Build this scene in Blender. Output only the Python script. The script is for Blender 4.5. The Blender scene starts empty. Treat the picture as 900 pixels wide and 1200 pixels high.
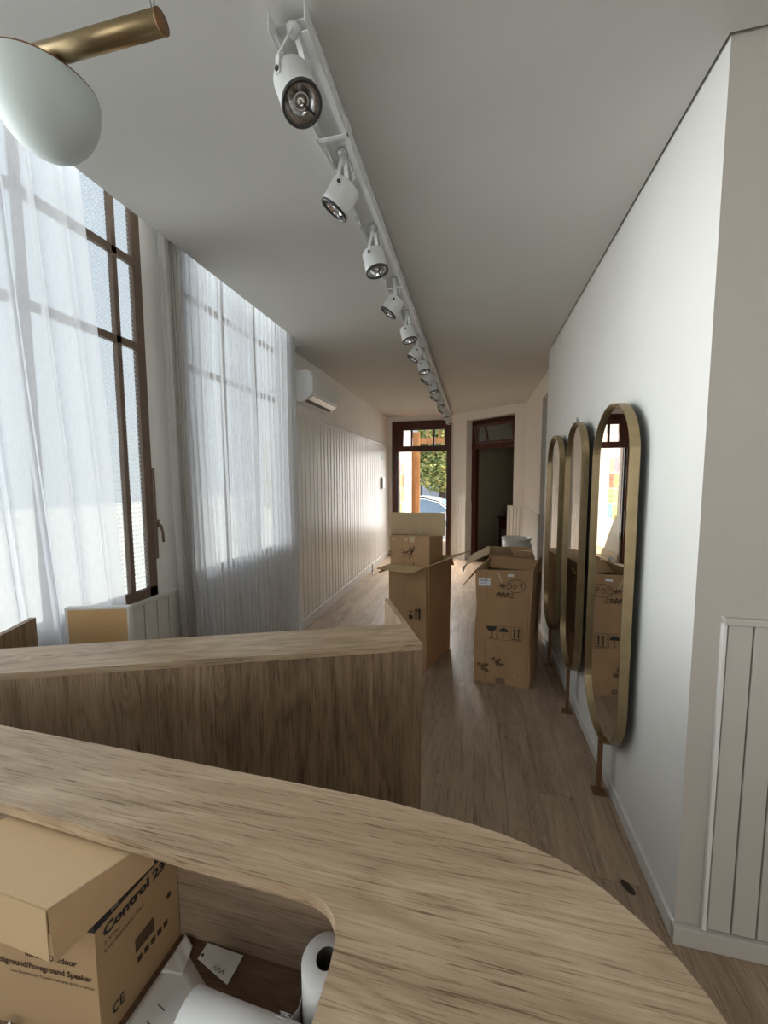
import bpy, bmesh, math, random
from mathutils import Vector, Matrix
random.seed(7)
S = bpy.context.scene
C = S.collection
PI = math.pi
V = Vector

# ---------------------------------------------------------------- camera
cam = bpy.data.cameras.new('camera'); camo = bpy.data.objects.new('camera', cam); C.objects.link(camo)
cam.sensor_fit = 'VERTICAL'; cam.sensor_height = 24.0; cam.lens = 459.0 / 1200.0 * 24.0
cam.clip_start = 0.02; cam.clip_end = 300
Mx = Matrix(((0.974, 0.015, -0.226), (0.226, -0.082, 0.971), (-0.004, -0.996, -0.084)))
r, d, f = Mx.col[0].normalized(), Mx.col[1], Mx.col[2].normalized()
d = f.cross(r).normalized(); r = d.cross(f).normalized()
camo.matrix_world = Matrix(((r.x, -d.x, -f.x, 0), (r.y, -d.y, -f.y, 0), (r.z, -d.z, -f.z, 1.5), (0, 0, 0, 1)))
S.camera = camo

# ---------------------------------------------------------------- light
S.view_settings.view_transform = 'Standard'; S.view_settings.look = 'None'
S.view_settings.exposure = 0.0; S.view_settings.gamma = 1.0
W = bpy.data.worlds.new('sky'); S.world = W; W.use_nodes = True
wn = W.node_tree.nodes; wl = W.node_tree.links
bg = wn['Background']; bg.inputs['Strength'].default_value = 0.85
wtc = wn.new('ShaderNodeTexCoord'); wsp = wn.new('ShaderNodeSeparateXYZ'); wr = wn.new('ShaderNodeValToRGB')
wl.new(wtc.outputs['Generated'], wsp.inputs[0]); wl.new(wsp.outputs['Z'], wr.inputs[0]); wl.new(wr.outputs[0], bg.inputs[0])
wr.color_ramp.elements[0].position = 0.0; wr.color_ramp.elements[0].color = (0.93, 0.96, 1.0, 1)
wr.color_ramp.elements[1].position = 0.9; wr.color_ramp.elements[1].color = (0.62, 0.78, 1.0, 1)

def sun(direction, energy, col, angle):
    l = bpy.data.lights.new('sun', 'SUN'); l.energy = energy; l.color = col; l.angle = angle
    o = bpy.data.objects.new('sun', l); C.objects.link(o)
    o.rotation_euler = V(direction).to_track_quat('-Z', 'Y').to_euler(); o.location = (8, 6, 12)
sun((-0.50, 0.02, -0.86), 9.5, (1.0, 0.93, 0.80), 0.01)
def area(name, loc, direction, sx, sy, power, col, spread):
    l = bpy.data.lights.new(name, 'AREA'); l.shape = 'RECTANGLE'; l.size = sx; l.size_y = sy
    l.energy = power; l.color = col; l.spread = spread
    o = bpy.data.objects.new(name, l); C.objects.link(o); o.location = loc
    z_ = -V(direction).normalized(); x_ = V((0, 0, 1)).cross(z_).normalized(); y_ = z_.cross(x_)
    o.rotation_euler = Matrix((x_, y_, z_)).transposed().to_euler()
# daylight that enters through the left windows and the glazed street door, plus added back fill
area('window_daylight_fill', (-1.636, -0.48, 1.95), (1, 0, 0), 2.2, 2.05, 58, (0.97, 0.99, 0.985), 2.0)
area('window_daylight_fill', (-1.636, 1.17, 1.95), (1, 0, 0), 1.06, 2.05, 10, (0.97, 0.99, 0.985), 1.0)
area('window_daylight_fill', (-1.636, 2.58, 1.95), (1, 0, 0), 1.12, 2.05, 8, (0.98, 1.0, 0.975), 1.5)
area('window_daylight_fill', (0.9, -2.98, 1.55), (0, 1, 0), 2.2, 1.9, 21, (1.0, 0.97, 0.92), 2.4)  # added fill lamp at an unseen back window
area('door_daylight', (-1.0, 7.66, 2.22), (0.15, -0.55, -0.8), 0.85, 0.22, 100, (1.0, 0.98, 0.955), 1.3)
area('door_daylight', (-0.85, 8.1, 1.4), (-0.42, -1, 0.05), 0.9, 1.9, 3, (1.0, 0.98, 0.955), 0.95)
try:
    S.cycles.use_denoising = True
    S.cycles.max_bounces = 10; S.cycles.diffuse_bounces = 6; S.cycles.transparent_max_bounces = 16
    S.cycles.caustics_reflective = False; S.cycles.caustics_refractive = False
    S.cycles.sample_clamp_indirect = 6
except Exception:
    pass

# ---------------------------------------------------------------- material helpers
class NT:
    def __init__(s, name):
        s.m = bpy.data.materials.new(name); s.m.use_nodes = True
        s.t = s.m.node_tree; s.n = s.t.nodes; s.b = s.n['Principled BSDF']; s.out = s.n['Material Output']
    def new(s, typ, **kw):
        nd = s.n.new('ShaderNode' + typ)
        for k, v in kw.items(): setattr(nd, k, v)
        return nd
    def link(s, a, b): s.t.links.new(a, b)
    def math(s, op, a, b=None, c=None):
        nd = s.new('Math', operation=op)
        for i, x in enumerate((a, b, c)):
            if x is None: continue
            if isinstance(x, (int, float)): nd.inputs[i].default_value = x
            else: s.link(x, nd.inputs[i])
        return nd.outputs[0]
    def mix(s, fac, a, b, blend='MIX'):
        nd = s.new('Mix', data_type='RGBA', blend_type=blend)
        for i, x in ((0, fac), (6, a), (7, b)):
            if isinstance(x, (int, float)): nd.inputs[i].default_value = x
            elif isinstance(x, tuple): nd.inputs[i].default_value = (*x[:3], 1)
            else: s.link(x, nd.inputs[i])
        return nd.outputs[2]
    def ramp(s, fac, stops):
        nd = s.new('ValToRGB'); e = nd.color_ramp.elements
        while len(e) < len(stops): e.new(0.5)
        for el, (p, c) in zip(e, stops): el.position = p; el.color = (*c[:3], 1)
        s.link(fac, nd.inputs[0]); return nd.outputs[0]
    def coords(s, scale, kind='Object', rot=(0, 0, 0), rnd=0.0):
        tc = s.new('TexCoord'); mp = s.new('Mapping')
        mp.inputs['Scale'].default_value = scale; mp.inputs['Rotation'].default_value = rot
        src = tc.outputs[kind]
        if rnd:
            oi = s.new('ObjectInfo'); cb = s.new('CombineXYZ')
            for i, k in enumerate((1.0, 3.7, 2.3)): s.link(s.math('MULTIPLY', oi.outputs['Random'], rnd * k), cb.inputs[i])
            ad = s.new('VectorMath', operation='ADD'); s.link(src, ad.inputs[0]); s.link(cb.outputs[0], ad.inputs[1]); src = ad.outputs[0]
        s.link(src, mp.inputs['Vector']); return mp.outputs[0]
    def noise(s, vec, scale, detail=4, dist=0.0, rough=0.55):
        nd = s.new('TexNoise'); nd.inputs['Scale'].default_value = scale; nd.inputs['Detail'].default_value = detail
        nd.inputs['Distortion'].default_value = dist; nd.inputs['Roughness'].default_value = rough
        s.link(vec, nd.inputs['Vector']); return nd.outputs[0]
    def bump(s, h, strength, dist=0.002):
        nd = s.new('Bump'); nd.inputs['Strength'].default_value = strength; nd.inputs['Distance'].default_value = dist
        s.link(h, nd.inputs['Height']); s.link(nd.outputs[0], s.b.inputs['Normal'])
    def setp(s, rough=0.5, metal=0.0, spec=0.5, col=None):
        s.b.inputs['Roughness'].default_value = rough; s.b.inputs['Metallic'].default_value = metal
        s.b.inputs['Specular IOR Level'].default_value = spec
        if col is not None:
            if isinstance(col, tuple): s.b.inputs['Base Color'].default_value = (*col[:3], 1)
            else: s.link(col, s.b.inputs['Base Color'])

def plain(name, col, rough=0.5, metal=0.0, spec=0.5, var=0.06, scale=6.0, bump=0.0, bscale=200.0):
    t = NT(name); v = t.coords((1, 1, 1)); n = t.noise(v, scale, 4)
    lo = tuple(c * (1 - var) for c in col); hi = tuple(min(1, c * (1 + var)) for c in col)
    t.setp(rough, metal, spec, t.ramp(n, [(0.3, lo), (0.7, hi)]))
    if bump: t.bump(t.noise(v, bscale, 3), bump, 0.001)
    return t.m

def wood(name, dark, mid, light, axis, ring=8.0, rough=0.45, rnd=0.0, bands=None, knots=True, stretch=1.0, amp=1.0):
    """procedural oak print; grain along axis (0 x, 1 y, 2 z)"""
    t = NT(name)
    def sc(a, b):
        s_ = [b, b, b]; s_[axis] = a; return tuple(s_)
    v1 = t.coords(sc(0.75 * stretch, 5.0), rnd=rnd)
    n1 = t.noise(v1, 1.0, 3, 0.5, 0.5)
    field = t.math('MULTIPLY', n1, ring)
    vk = t.coords(sc(2.6 * stretch, 7.0), rnd=rnd)
    dark_k = None
    if knots:
        vo = t.new('TexVoronoi'); vo.inputs['Scale'].default_value = 1.0; t.link(vk, vo.inputs['Vector'])
        dk = vo.outputs['Distance']
        pull = t.math('MAXIMUM', t.math('SUBTRACT', 1.0, t.math('MULTIPLY', dk, 2.8)), 0.0)
        field = t.math('ADD', field, t.math('MULTIPLY', t.math('MULTIPLY', pull, pull), 3.4))
        dark_k = t.math('MAXIMUM', t.math('SUBTRACT', 1.0, t.math('MULTIPLY', dk, 14.0)), 0.0)
    rings = t.math('PINGPONG', field, 0.5)
    rings = t.math('POWER', t.math('MULTIPLY', rings, 2.0), 0.6)
    vf = t.coords(sc(7.0 * stretch, 230.0), rnd=rnd)
    fine = t.noise(vf, 1.0, 3, 0.25, 0.65)
    vq = t.coords(sc(11.0 * stretch, 420.0), rnd=rnd)
    pore = t.math('MULTIPLY', t.math('MAXIMUM', t.math('SUBTRACT', t.noise(vq, 1.0, 3, 0.8, 0.6), 0.53), 0.0), 3.4)
    vp = t.coords(sc(1.0 * stretch, 9.0), rnd=rnd)
    patch = t.noise(vp, 1.0, 4, 0.3)
    vm = t.coords(sc(2.2 * stretch, 38.0), rnd=rnd)
    mid_n = t.noise(vm, 1.0, 4, 0.4)
    val = t.math('ADD', t.math('MULTIPLY', rings, 0.15 * amp), t.math('MULTIPLY', fine, 0.40 * amp))
    val = t.math('ADD', val, t.math('MULTIPLY', patch, 0.44 * amp))
    val = t.math('ADD', val, t.math('MULTIPLY', mid_n, 0.40 * amp))
    val = t.math('SUBTRACT', t.math('ADD', val, 0.5 - 0.665 * amp), t.math('MULTIPLY', pore, 0.6 * amp))
    if bands:
        w_, ax2, k_ = bands
        tc = t.new('TexCoord'); sp = t.new('SeparateXYZ'); t.link(tc.outputs['Object'], sp.inputs[0])
        fl = t.math('FLOOR', t.math('DIVIDE', sp.outputs[ax2], w_))
        wn_ = t.new('TexWhiteNoise', noise_dimensions='1D'); t.link(fl, wn_.inputs['W'])
        val = t.math('ADD', val, t.math('MULTIPLY', t.math('SUBTRACT', wn_.outputs['Value'], 0.5), k_))
        fr = t.math('FRACT', t.math('DIVIDE', sp.outputs[ax2], w_))
        seam = t.math('LESS_THAN', fr, 0.012)
        val = t.math('SUBTRACT', val, t.math('MULTIPLY', seam, 0.12))
    if rnd:
        oi = t.new('ObjectInfo')
        val = t.math('ADD', val, t.math('MULTIPLY', t.math('SUBTRACT', oi.outputs['Random'], 0.5), 0.16))
    if dark_k is not None: val = t.math('SUBTRACT', val, t.math('MULTIPLY', dark_k, 0.35))
    col = t.ramp(val, [(0.18, dark), (0.50, mid), (0.82, light)])
    t.setp(rough, 0, 0.35, col)
    t.bump(fine, 0.10, 0.001)
    return t.m

def lin(r, g, b):
    f_ = lambda c: (c / 255 / 12.92) if c / 255 <= 0.04045 else ((c / 255 + 0.055) / 1.055) ** 2.4
    return (f_(r), f_(g), f_(b))

M = {}
M['wall'] = plain('white_wall_paint', (0.74, 0.74, 0.71), 0.75, 0, 0.2, 0.015, 3, 0.05, 90)
M['far_wall'] = plain('warm_white_wall_paint', (0.84, 0.82, 0.78), 0.75, 0, 0.2, 0.02, 3, 0.05, 90)
M['greige'] = plain('greige_wall_paint', (0.46, 0.43, 0.385), 0.7, 0, 0.2, 0.02, 3, 0.05, 90)
M['ceiling'] = plain('grey_ceiling_paint', (0.575, 0.57, 0.54), 0.85, 0, 0.15, 0.02, 2)
M['board'] = plain('painted_board', (0.78, 0.76, 0.72), 0.33, 0, 0.5, 0.03, 4, 0.05, 60)
M['greige_board'] = plain('greige_painted_board', (0.49, 0.46, 0.415), 0.4, 0, 0.4, 0.02, 4)
M['base'] = plain('white_baseboard', (0.70, 0.69, 0.66), 0.4, 0, 0.4, 0.02, 4)
M['white_metal'] = plain('white_powder_coat', (0.66, 0.67, 0.66), 0.42, 0, 0.5, 0.03, 20)
M['white_plastic'] = plain('white_plastic', (0.78, 0.79, 0.78), 0.3, 0, 0.5, 0.02, 5)
M['dark'] = plain('dark_slot', (0.02, 0.02, 0.02), 0.6)
M['black'] = plain('black_rim', (0.03, 0.03, 0.03), 0.35)
M['chrome'] = plain('reflector_metal', (0.80, 0.80, 0.80), 0.12, 1.0, 0.5, 0.15, 60, 0.5, 160)
M['brown'] = wood('varnished_brown_wood', lin(38, 16, 10), lin(70, 34, 22), lin(96, 52, 34), 2, 5, 0.3, knots=False)
M['window_brown'] = plain('brown_painted_frame', lin(112, 94, 80), 0.45, 0, 0.4, 0.12, 14)
M['brass'] = plain('brushed_brass', lin(158, 140, 108), 0.36, 1.0, 0.5, 0.12, 18, 0.1, 80)
M['rust'] = plain('bronze_post', lin(128, 96, 66), 0.5, 0.6, 0.5, 0.15, 14)
M['mirror'] = plain('mirror_silver', (0.86, 0.88, 0.87), 0.01, 1.0, 0.5, 0.0)
M['opal'] = plain('opal_glass', (0.58, 0.64, 0.62), 0.5, 0, 0.3, 0.01)
M['wire'] = plain('grey_cable', (0.22, 0.22, 0.21), 0.5)
M['paper'] = plain('white_paper', (0.78, 0.79, 0.78), 0.7, 0, 0.2, 0.03, 12)
M['ink'] = plain('black_ink', (0.025, 0.022, 0.02), 0.6)
M['fadedink'] = plain('brown_ink', lin(66, 48, 32), 0.7)
M['pen'] = plain('dark_marker', lin(58, 40, 26), 0.7)
M['tape'] = plain('clear_tape', lin(196, 176, 148), 0.2, 0, 0.6, 0.1, 30)
M['core'] = plain('paper_core', (0.05, 0.045, 0.04), 0.8)
M['desk_top'] = wood('shaded_oak_desk_top', lin(74, 56, 42), lin(104, 82, 64), lin(128, 104, 84), 0, 8, 0.42)  # work surface oak, colour darkened for the shade under the ledge
M['beech'] = wood('beech_laminate', lin(196, 160, 110), lin(208, 172, 122), lin(216, 184, 136), 0, 4, 0.4, knots=False, amp=0.7)
M['laminate'] = plain('white_laminate', (0.70, 0.69, 0.66), 0.35)
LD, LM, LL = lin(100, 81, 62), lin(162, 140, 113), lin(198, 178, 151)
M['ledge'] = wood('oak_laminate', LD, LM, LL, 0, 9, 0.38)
M['ledge_v'] = wood('oak_laminate_panel_shaded', lin(88, 69, 52), lin(140, 117, 93), lin(176, 152, 126), 2, 9, 0.42, bands=(0.142, 0, 0.30))  # the ledge's oak painted darker for the shade on upright panels
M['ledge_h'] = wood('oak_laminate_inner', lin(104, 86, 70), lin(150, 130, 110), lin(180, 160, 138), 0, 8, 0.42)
M['floor'] = wood('oak_floor', lin(100, 82, 66), lin(150, 129, 108), lin(180, 158, 135), 1, 8, 0.36, rnd=23.0, knots=True)
M['floor_base'] = plain('floor_joint', lin(104, 86, 70), 0.6)
M['orange_wood'] = wood('orange_timber', lin(150, 98, 62), lin(206, 150, 100), lin(232, 186, 134), 2, 5, 0.5, knots=False)
M['gap'] = plain('shadow_gap', (0.10, 0.10, 0.095), 0.8)
M['darkroom'] = plain('olive_grey_wall', (0.50, 0.49, 0.40), 0.8)

def cardboard(name, col, var=0.10):
    t = NT(name); v = t.coords((1, 1, 1)); big = t.noise(v, 5, 5, 0.4)
    vs = t.coords((260, 260, 2)); st = t.noise(vs, 1, 1)
    val = t.math('ADD', t.math('MULTIPLY', big, 0.85), t.math('MULTIPLY', st, 0.15))
    t.setp(0.75, 0, 0.2, t.ramp(val, [(0.3, tuple(c * (1 - var) for c in col)), (0.7, tuple(c * (1 + var) for c in col))]))
    t.bump(big, 0.25, 0.004); return t.m
M['card'] = cardboard('kraft_cardboard', lin(172, 138, 102))
M['card_pale'] = cardboard('pale_cardboard', lin(182, 160, 126))
M['card_in'] = cardboard('cardboard_inside', lin(180, 154, 118))
M['card_box'] = cardboard('speaker_carton', lin(178, 150, 114), 0.04)
M['card_lid'] = cardboard('plain_carton', lin(194, 168, 130), 0.04)

def thin_glass(name, tint, rough_mix=0.0, pattern=None):
    t = NT(name); t.n.remove(t.b)
    tr = t.new('BsdfTransparent'); tr.inputs[0].default_value = (*tint, 1)
    gl = t.new('BsdfGlossy'); gl.inputs['Roughness'].default_value = 0.03
    fr = t.new('LayerWeight'); fr.inputs[0].default_value = 0.5
    mx = t.new('MixShader'); t.link(t.math('ADD', t.math('MULTIPLY', t.math('POWER', fr.outputs['Facing'], 5.0), 0.4), 0.03), mx.inputs[0])
    base = tr.outputs[0]
    if rough_mix:
        tl = t.new('BsdfTranslucent'); tl.inputs[0].default_value = (0.9, 0.94, 0.95, 1)
        m2 = t.new('MixShader'); t.link(tr.outputs[0], m2.inputs[1]); t.link(tl.outputs[0], m2.inputs[2])
        if pattern:
            v = t.coords(pattern); b = t.new('TexWave', wave_type='BANDS', bands_direction='Y'); b.inputs['Scale'].default_value = 1.0
            b.inputs['Distortion'].default_value = 0.0; t.link(v, b.inputs['Vector'])
            b2 = t.new('TexWave', wave_type='BANDS', bands_direction='Z'); b2.inputs['Scale'].default_value = 1.0; t.link(v, b2.inputs['Vector'])
            k = t.math('MULTIPLY', b.outputs['Fac'], b2.outputs['Fac'])
            t.link(t.math('ADD', t.math('MULTIPLY', k, 0.55), rough_mix), m2.inputs[0])
        else: m2.inputs[0].default_value = rough_mix
        base = m2.outputs[0]
    t.link(base, mx.inputs[1]); t.link(gl.outputs[0], mx.inputs[2]); t.link(mx.outputs[0], t.out.inputs[0])
    return t.m
M['glass'] = thin_glass('clear_glass', (0.97, 0.98, 0.98))
M['reeded'] = thin_glass('patterned_glass', (0.95, 0.98, 0.98), 0.05, (1, 22, 14))
M['bulb_glass'] = thin_glass('lamp_glass', (0.95, 0.95, 0.95))

def sheer(name, col, transp, tl_mix):
    t = NT(name); t.n.remove(t.b)
    v = t.coords((1, 1, 1))
    tr = t.new('BsdfTransparent'); tl = t.new('BsdfTranslucent'); df = t.new('BsdfDiffuse')
    tl.inputs[0].default_value = (*col, 1); df.inputs[0].default_value = (*col, 1)
    a = t.new('MixShader'); a.inputs[0].default_value = tl_mix; t.link(tl.outputs[0], a.inputs[1]); t.link(df.outputs[0], a.inputs[2])
    b = t.new('MixShader')
    lw = t.new('LayerWeight'); lw.inputs[0].default_value = 0.35
    weave = t.noise(t.coords((1, 140, 30)), 1, 2)
    fac = t.math('SUBTRACT', t.math('ADD', transp + 0.10, t.math('MULTIPLY', weave, 0.1)), t.math('MULTIPLY', lw.outputs['Facing'], transp * 0.9))
    t.link(t.math('MAXIMUM', fac, 0.03), b.inputs[0]); t.link(a.outputs[0], b.inputs[1]); t.link(tr.outputs[0], b.inputs[2])
    t.link(b.outputs[0], t.out.inputs[0]); return t.m
M['sheer'] = sheer('white_sheer_voile', (0.84, 0.86, 0.89), 0.46, 0.60)
M['sheer_gathered'] = sheer('gathered_sheer_edge', (0.80, 0.79, 0.76), 0.10, 0.45)
M['sheer_near'] = sheer('white_sheer_voile_dense', (0.84, 0.87, 0.91), 0.29, 0.62)

# ---------------------------------------------------------------- object helpers
def org(p):
    o = V((0, 0, 0))
    while p is not None:
        o = o + p.location; p = p.parent
    return o
def obj(name, bm, mat, parent=None, smooth=False, kind=None):
    """one mesh object; bm is in world coordinates"""
    if parent is not None: bmesh.ops.translate(bm, verts=bm.verts, vec=-org(parent))
    bmesh.ops.recalc_face_normals(bm, faces=bm.faces)
    me = bpy.data.meshes.new(name); bm.to_mesh(me); bm.free()
    for m in (mat if isinstance(mat, (list, tuple)) else [mat]): me.materials.append(M[m] if isinstance(m, str) else m)
    if smooth: me.polygons.foreach_set('use_smooth', [True] * len(me.polygons))
    o = bpy.data.objects.new(name, me); C.objects.link(o); o.parent = parent
    if kind: o['kind'] = kind
    return o
def tag(o, label, cat, group=None):
    o['label'] = label; o['category'] = cat
    if group: o['group'] = group
    return o
def thing(name, label, cat, loc=(0, 0, 0), group=None):
    o = bpy.data.objects.new(name, None); o.empty_display_size = 0.1; C.objects.link(o); o.location = loc
    return tag(o, label, cat, group)
def struct(name, bm, mat): return obj(name, bm, mat, None, kind='structure')
def NB(): return bmesh.new()
def box(bm, x0, x1, y0, y1, z0, z1, bev=0.0):
    m = Matrix.Translation(((x0 + x1) / 2, (y0 + y1) / 2, (z0 + z1) / 2)) @ Matrix.Diagonal((abs(x1 - x0), abs(y1 - y0), abs(z1 - z0), 1))
    g = bmesh.ops.create_cube(bm, size=1, matrix=m)
    if bev:
        es = {e for v in g['verts'] for e in v.link_edges}
        bmesh.ops.bevel(bm, geom=list(es), offset=bev, segments=2, affect='EDGES', profile=0.5)
    return bm
def obox(bm, o, e, n, s0, s1, d0, d1, z0, z1):
    """box in a frame with plan axes e (along) and n (depth)"""
    o, e, n = V((*o[:2], 0)), V((*e[:2], 0)), V((*n[:2], 0))
    P = lambda s, d_, z: bm.verts.new(o + e * s + n * d_ + V((0, 0, z)))
    v = [P(s, d_, z) for z in (z0, z1) for s, d_ in ((s0, d0), (s1, d0), (s1, d1), (s0, d1))]
    for q in ((0, 3, 2, 1), (4, 5, 6, 7), (0, 1, 5, 4), (1, 2, 6, 5), (2, 3, 7, 6), (3, 0, 4, 7)): bm.faces.new([v[i] for i in q])
    return bm
def slab(bm, pts, t):
    pts = [V(p) for p in pts]
    n = (pts[1] - pts[0]).cross(pts[2] - pts[0]).normalized() * (t / 2)
    a = [bm.verts.new(p + n) for p in pts]; b = [bm.verts.new(p - n) for p in pts]
    bm.faces.new(a); bm.faces.new(b[::-1])
    for i in range(len(pts)):
        j = (i + 1) % len(pts); bm.faces.new((a[i], b[i], b[j], a[j]))
    return bm
def prism(bm, poly, z0, z1):
    a = [bm.verts.new((p[0], p[1], z0)) for p in poly]; b = [bm.verts.new((p[0], p[1], z1)) for p in poly]
    bm.faces.new(a[::-1]); bm.faces.new(b)
    for i in range(len(poly)):
        j = (i + 1) % len(poly); bm.faces.new((a[i], a[j], b[j], b[i]))
    return bm
def tube(bm, path, rad, seg=10, caps=True):
    path = [V(p) for p in path]; rings = []
    rads = rad if isinstance(rad, (list, tuple)) else [rad] * len(path)
    up = None
    for i, p in enumerate(path):
        t = (path[min(i + 1, len(path) - 1)] - path[max(i - 1, 0)]).normalized()
        if up is None: up = t.orthogonal().normalized()
        up = (up - t * up.dot(t)).normalized(); w = t.cross(up)
        rings.append([bm.verts.new(p + (up * math.cos(a) + w * math.sin(a)) * rads[i]) for a in [2 * PI * k / seg for k in range(seg)]])
    for a, b in zip(rings, rings[1:]):
        for k in range(seg): bm.faces.new((a[k], a[(k + 1) % seg], b[(k + 1) % seg], b[k]))
    if caps: bm.faces.new(rings[0][::-1]); bm.faces.new(rings[-1])
    return bm
def lathe(bm, prof, mat=None, seg=32):
    """profile of (r, z) about local z, optional matrix"""
    mat = mat or Matrix(); rings = []
    for r_, z in prof:
        if r_ < 1e-6: rings.append([bm.verts.new(mat @ V((0, 0, z)))])
        else: rings.append([bm.verts.new(mat @ V((r_ * math.cos(2 * PI * k / seg), r_ * math.sin(2 * PI * k / seg), z))) for k in range(seg)])
    for a, b in zip(rings, rings[1:]):
        for k in range(seg):
            j = (k + 1) % seg
            if len(a) == 1 and len(b) == 1: continue
            if len(a) == 1: bm.faces.new((a[0], b[j], b[k]))
            elif len(b) == 1: bm.faces.new((a[k], a[j], b[0]))
            else: bm.faces.new((a[k], a[j], b[j], b[k]))
    return bm
def frame_of(o, u, v, lift=0.0008):
    """plane frame: origin, unit u (right), unit v (up); returns a point function"""
    o, u, v = V(o), V(u).normalized(), V(v).normalized(); n = u.cross(v).normalized()
    return lambda a, b, h=0.0: o + u * a + v * b + n * (lift + h)
def ribbon(bm, F, pts, w):
    for (a, b) in zip(pts, pts[1:]):
        dx, dy = b[0] - a[0], b[1] - a[1]; L = math.hypot(dx, dy) or 1e-6
        nx, ny = -dy / L * w / 2, dx / L * w / 2; ex, ey = dx / L * w / 4, dy / L * w / 4
        q = [(a[0] - ex + nx, a[1] - ey + ny), (a[0] - ex - nx, a[1] - ey - ny), (b[0] + ex - nx, b[1] + ey - ny), (b[0] + ex + nx, b[1] + ey + ny)]
        slab(bm, [F(*p) for p in q], 0.0006)
    return bm
def poly(bm, F, pts): return slab(bm, [F(*p) for p in pts], 0.0006)
def text(name, s, F, size, parent, mat, align='LEFT', at=(0, 0), width=None, rot=0.0, bold=0.0):
    cu = bpy.data.curves.new('t', 'FONT'); cu.body = s; cu.size = size; cu.align_x = align; cu.resolution_u = 2; cu.offset = bold
    to = bpy.data.objects.new('t', cu); C.objects.link(to)
    bpy.context.view_layer.update()
    me = bpy.data.meshes.new_from_object(to.evaluated_get(bpy.context.evaluated_depsgraph_get()))
    bpy.data.objects.remove(to)
    bm = NB(); bm.from_mesh(me); bpy.data.meshes.remove(me)
    xs = [v.co.x for v in bm.verts]; sx = width / (max(xs) - min(xs)) if width else 1.0
    c_, s_ = math.cos(rot), math.sin(rot)
    for v in bm.verts:
        x_, y_ = v.co.x * sx, v.co.y
        v.co = F(at[0] + x_ * c_ - y_ * s_, at[1] + x_ * s_ + y_ * c_)
    return obj(name, bm, mat, parent)
def dup(root, loc, rotz=0.0, label=None):
    r_ = root.copy(); C.objects.link(r_); r_.location = loc; r_.rotation_euler = (0, 0, rotz)
    if label: r_['label'] = label
    for ch in list(root.children):
        c = ch.copy(); C.objects.link(c); c.parent = r_
        for g in ch.children:
            h = g.copy(); C.objects.link(h); h.parent = c
    return r_

# ================================================================ SETTING
ZC = 2.685
# floor: sub floor slab with laid planks as its parts
floor = struct('floor', box(NB(), -1.85, 2.7, -3.05, 7.62, -0.06, -0.008), 'floor_base')
pw, pl = 0.152, 1.28
row = 0; x = -1.66
while x < 1.9:
    y = -0.9 - random.random() * pl
    while y < 7.5:
        y0, y1 = max(y, -0.9), min(y + pl, 7.5); lim = 1.345 if x >= 0.64 else None
        if y1 - y0 > 0.02:
            obj('plank', box(NB(), x + 0.0006, x + pw - 0.0006, y0 + 0.0006, y1 - 0.0006, -0.009, 0.0), 'floor', floor)
        y += pl
    x += pw
kb = lathe(NB(), [(0, 0.0), (0.021, 0.0), (0.021, 0.0006), (0, 0.0006)], Matrix.Translation((0.569, 1.487, 0)) @ Matrix.Rotation(0.5, 4, 'Z') @ Matrix.Diagonal((0.75, 1.4, 1, 1)), 16)
obj('knot', kb, plain('dark_knot', lin(58, 40, 28), 0.5), floor)

# ceiling: hung slab (stops short of the curtain wall and of the right wall)
cb = NB()
box(cb, -1.50, 2.7, -3.05, 1.331, ZC, ZC + 0.04); box(cb, -1.50, 0.645, 1.331, 3.36, ZC, ZC + 0.04)
box(cb, -1.66, 0.645, 3.36, 4.04, ZC, ZC + 0.04); box(cb, -1.66, 0.747, 4.04, 7.5, ZC, ZC + 0.04); box(cb, 0.80, 1.9, 4.04, 7.5, ZC, ZC + 0.04)
struct('ceiling', cb, 'ceiling')
ub = NB(); box(ub, -1.86, 2.75, -3.1, 7.7, 3.12, 3.2)
struct('ceiling_upper', ub, 'gap')
pb_ = NB(); box(pb_, -1.512, -1.50, -3.05, 3.36, ZC + 0.04, 3.12); box(pb_, -1.66, -1.50, 3.36, 3.372, ZC + 0.04, 3.12)
struct('trim_1', pb_, 'wall')                                      # back of the curtain pelmet
# left wall with two window openings (window_1 y -1.6..1.74, window_2 y 1.99..3.18)
WY = [(-1.6, 1.74), (1.99, 3.18)]; WZ0, WZ1 = 0.885, 3.02
lw = NB()
def wall_holes(bm, x0, x1, grow):
    ys = [-3.05] + [q for a, b in WY for q in (a - grow, b + grow)] + [7.62]
    box(bm, x0, x1, -3.05, 7.62, 0, WZ0 - grow); box(bm, x0, x1, -3.05, 7.62, WZ1 + min(grow, 0.05), 3.12)
    for k in range(0, len(ys), 2):
        if ys[k + 1] > ys[k]: box(bm, x0, x1, ys[k], ys[k + 1], WZ0 - grow, WZ1 + min(grow, 0.05))
wall_holes(lw, -1.69, -1.66, 0.0); wall_holes(lw, -1.86, -1.69, 0.16)
wall_left = struct('wall_left', lw, 'far_wall')
# wainscot boards on the far left wall
bw = 0.1
y = 3.43
while y < 7.46:
    y1 = min(y + bw, 7.48)
    b = NB(); box(b, -1.66, -1.640, y + 0.006, y1 - 0.006, 0.11, 2.105, 0.005)
    obj('board', b, 'board', wall_left); y += bw
obj('cap_rail', box(NB(), -1.66, -1.634, 3.42, 7.49, 2.105, 2.128, 0.003), 'board', wall_left)
struct('baseboard_left', box(NB(), -1.66, -1.634, 1.0, 7.49, 0, 0.11, 0.004), 'base')
y = 0.4
while y < 3.36:
    obj('board', box(NB(), -1.66, -1.643, y + 0.003, min(y + 0.082, 3.38) - 0.003, 0.11, 0.862, 0.003), 'board', wall_left); y += 0.082
obj('cap_rail', box(NB(), -1.66, -1.632, 0.4, 3.39, 0.862, 0.885, 0.004), 'base', wall_left)
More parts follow.
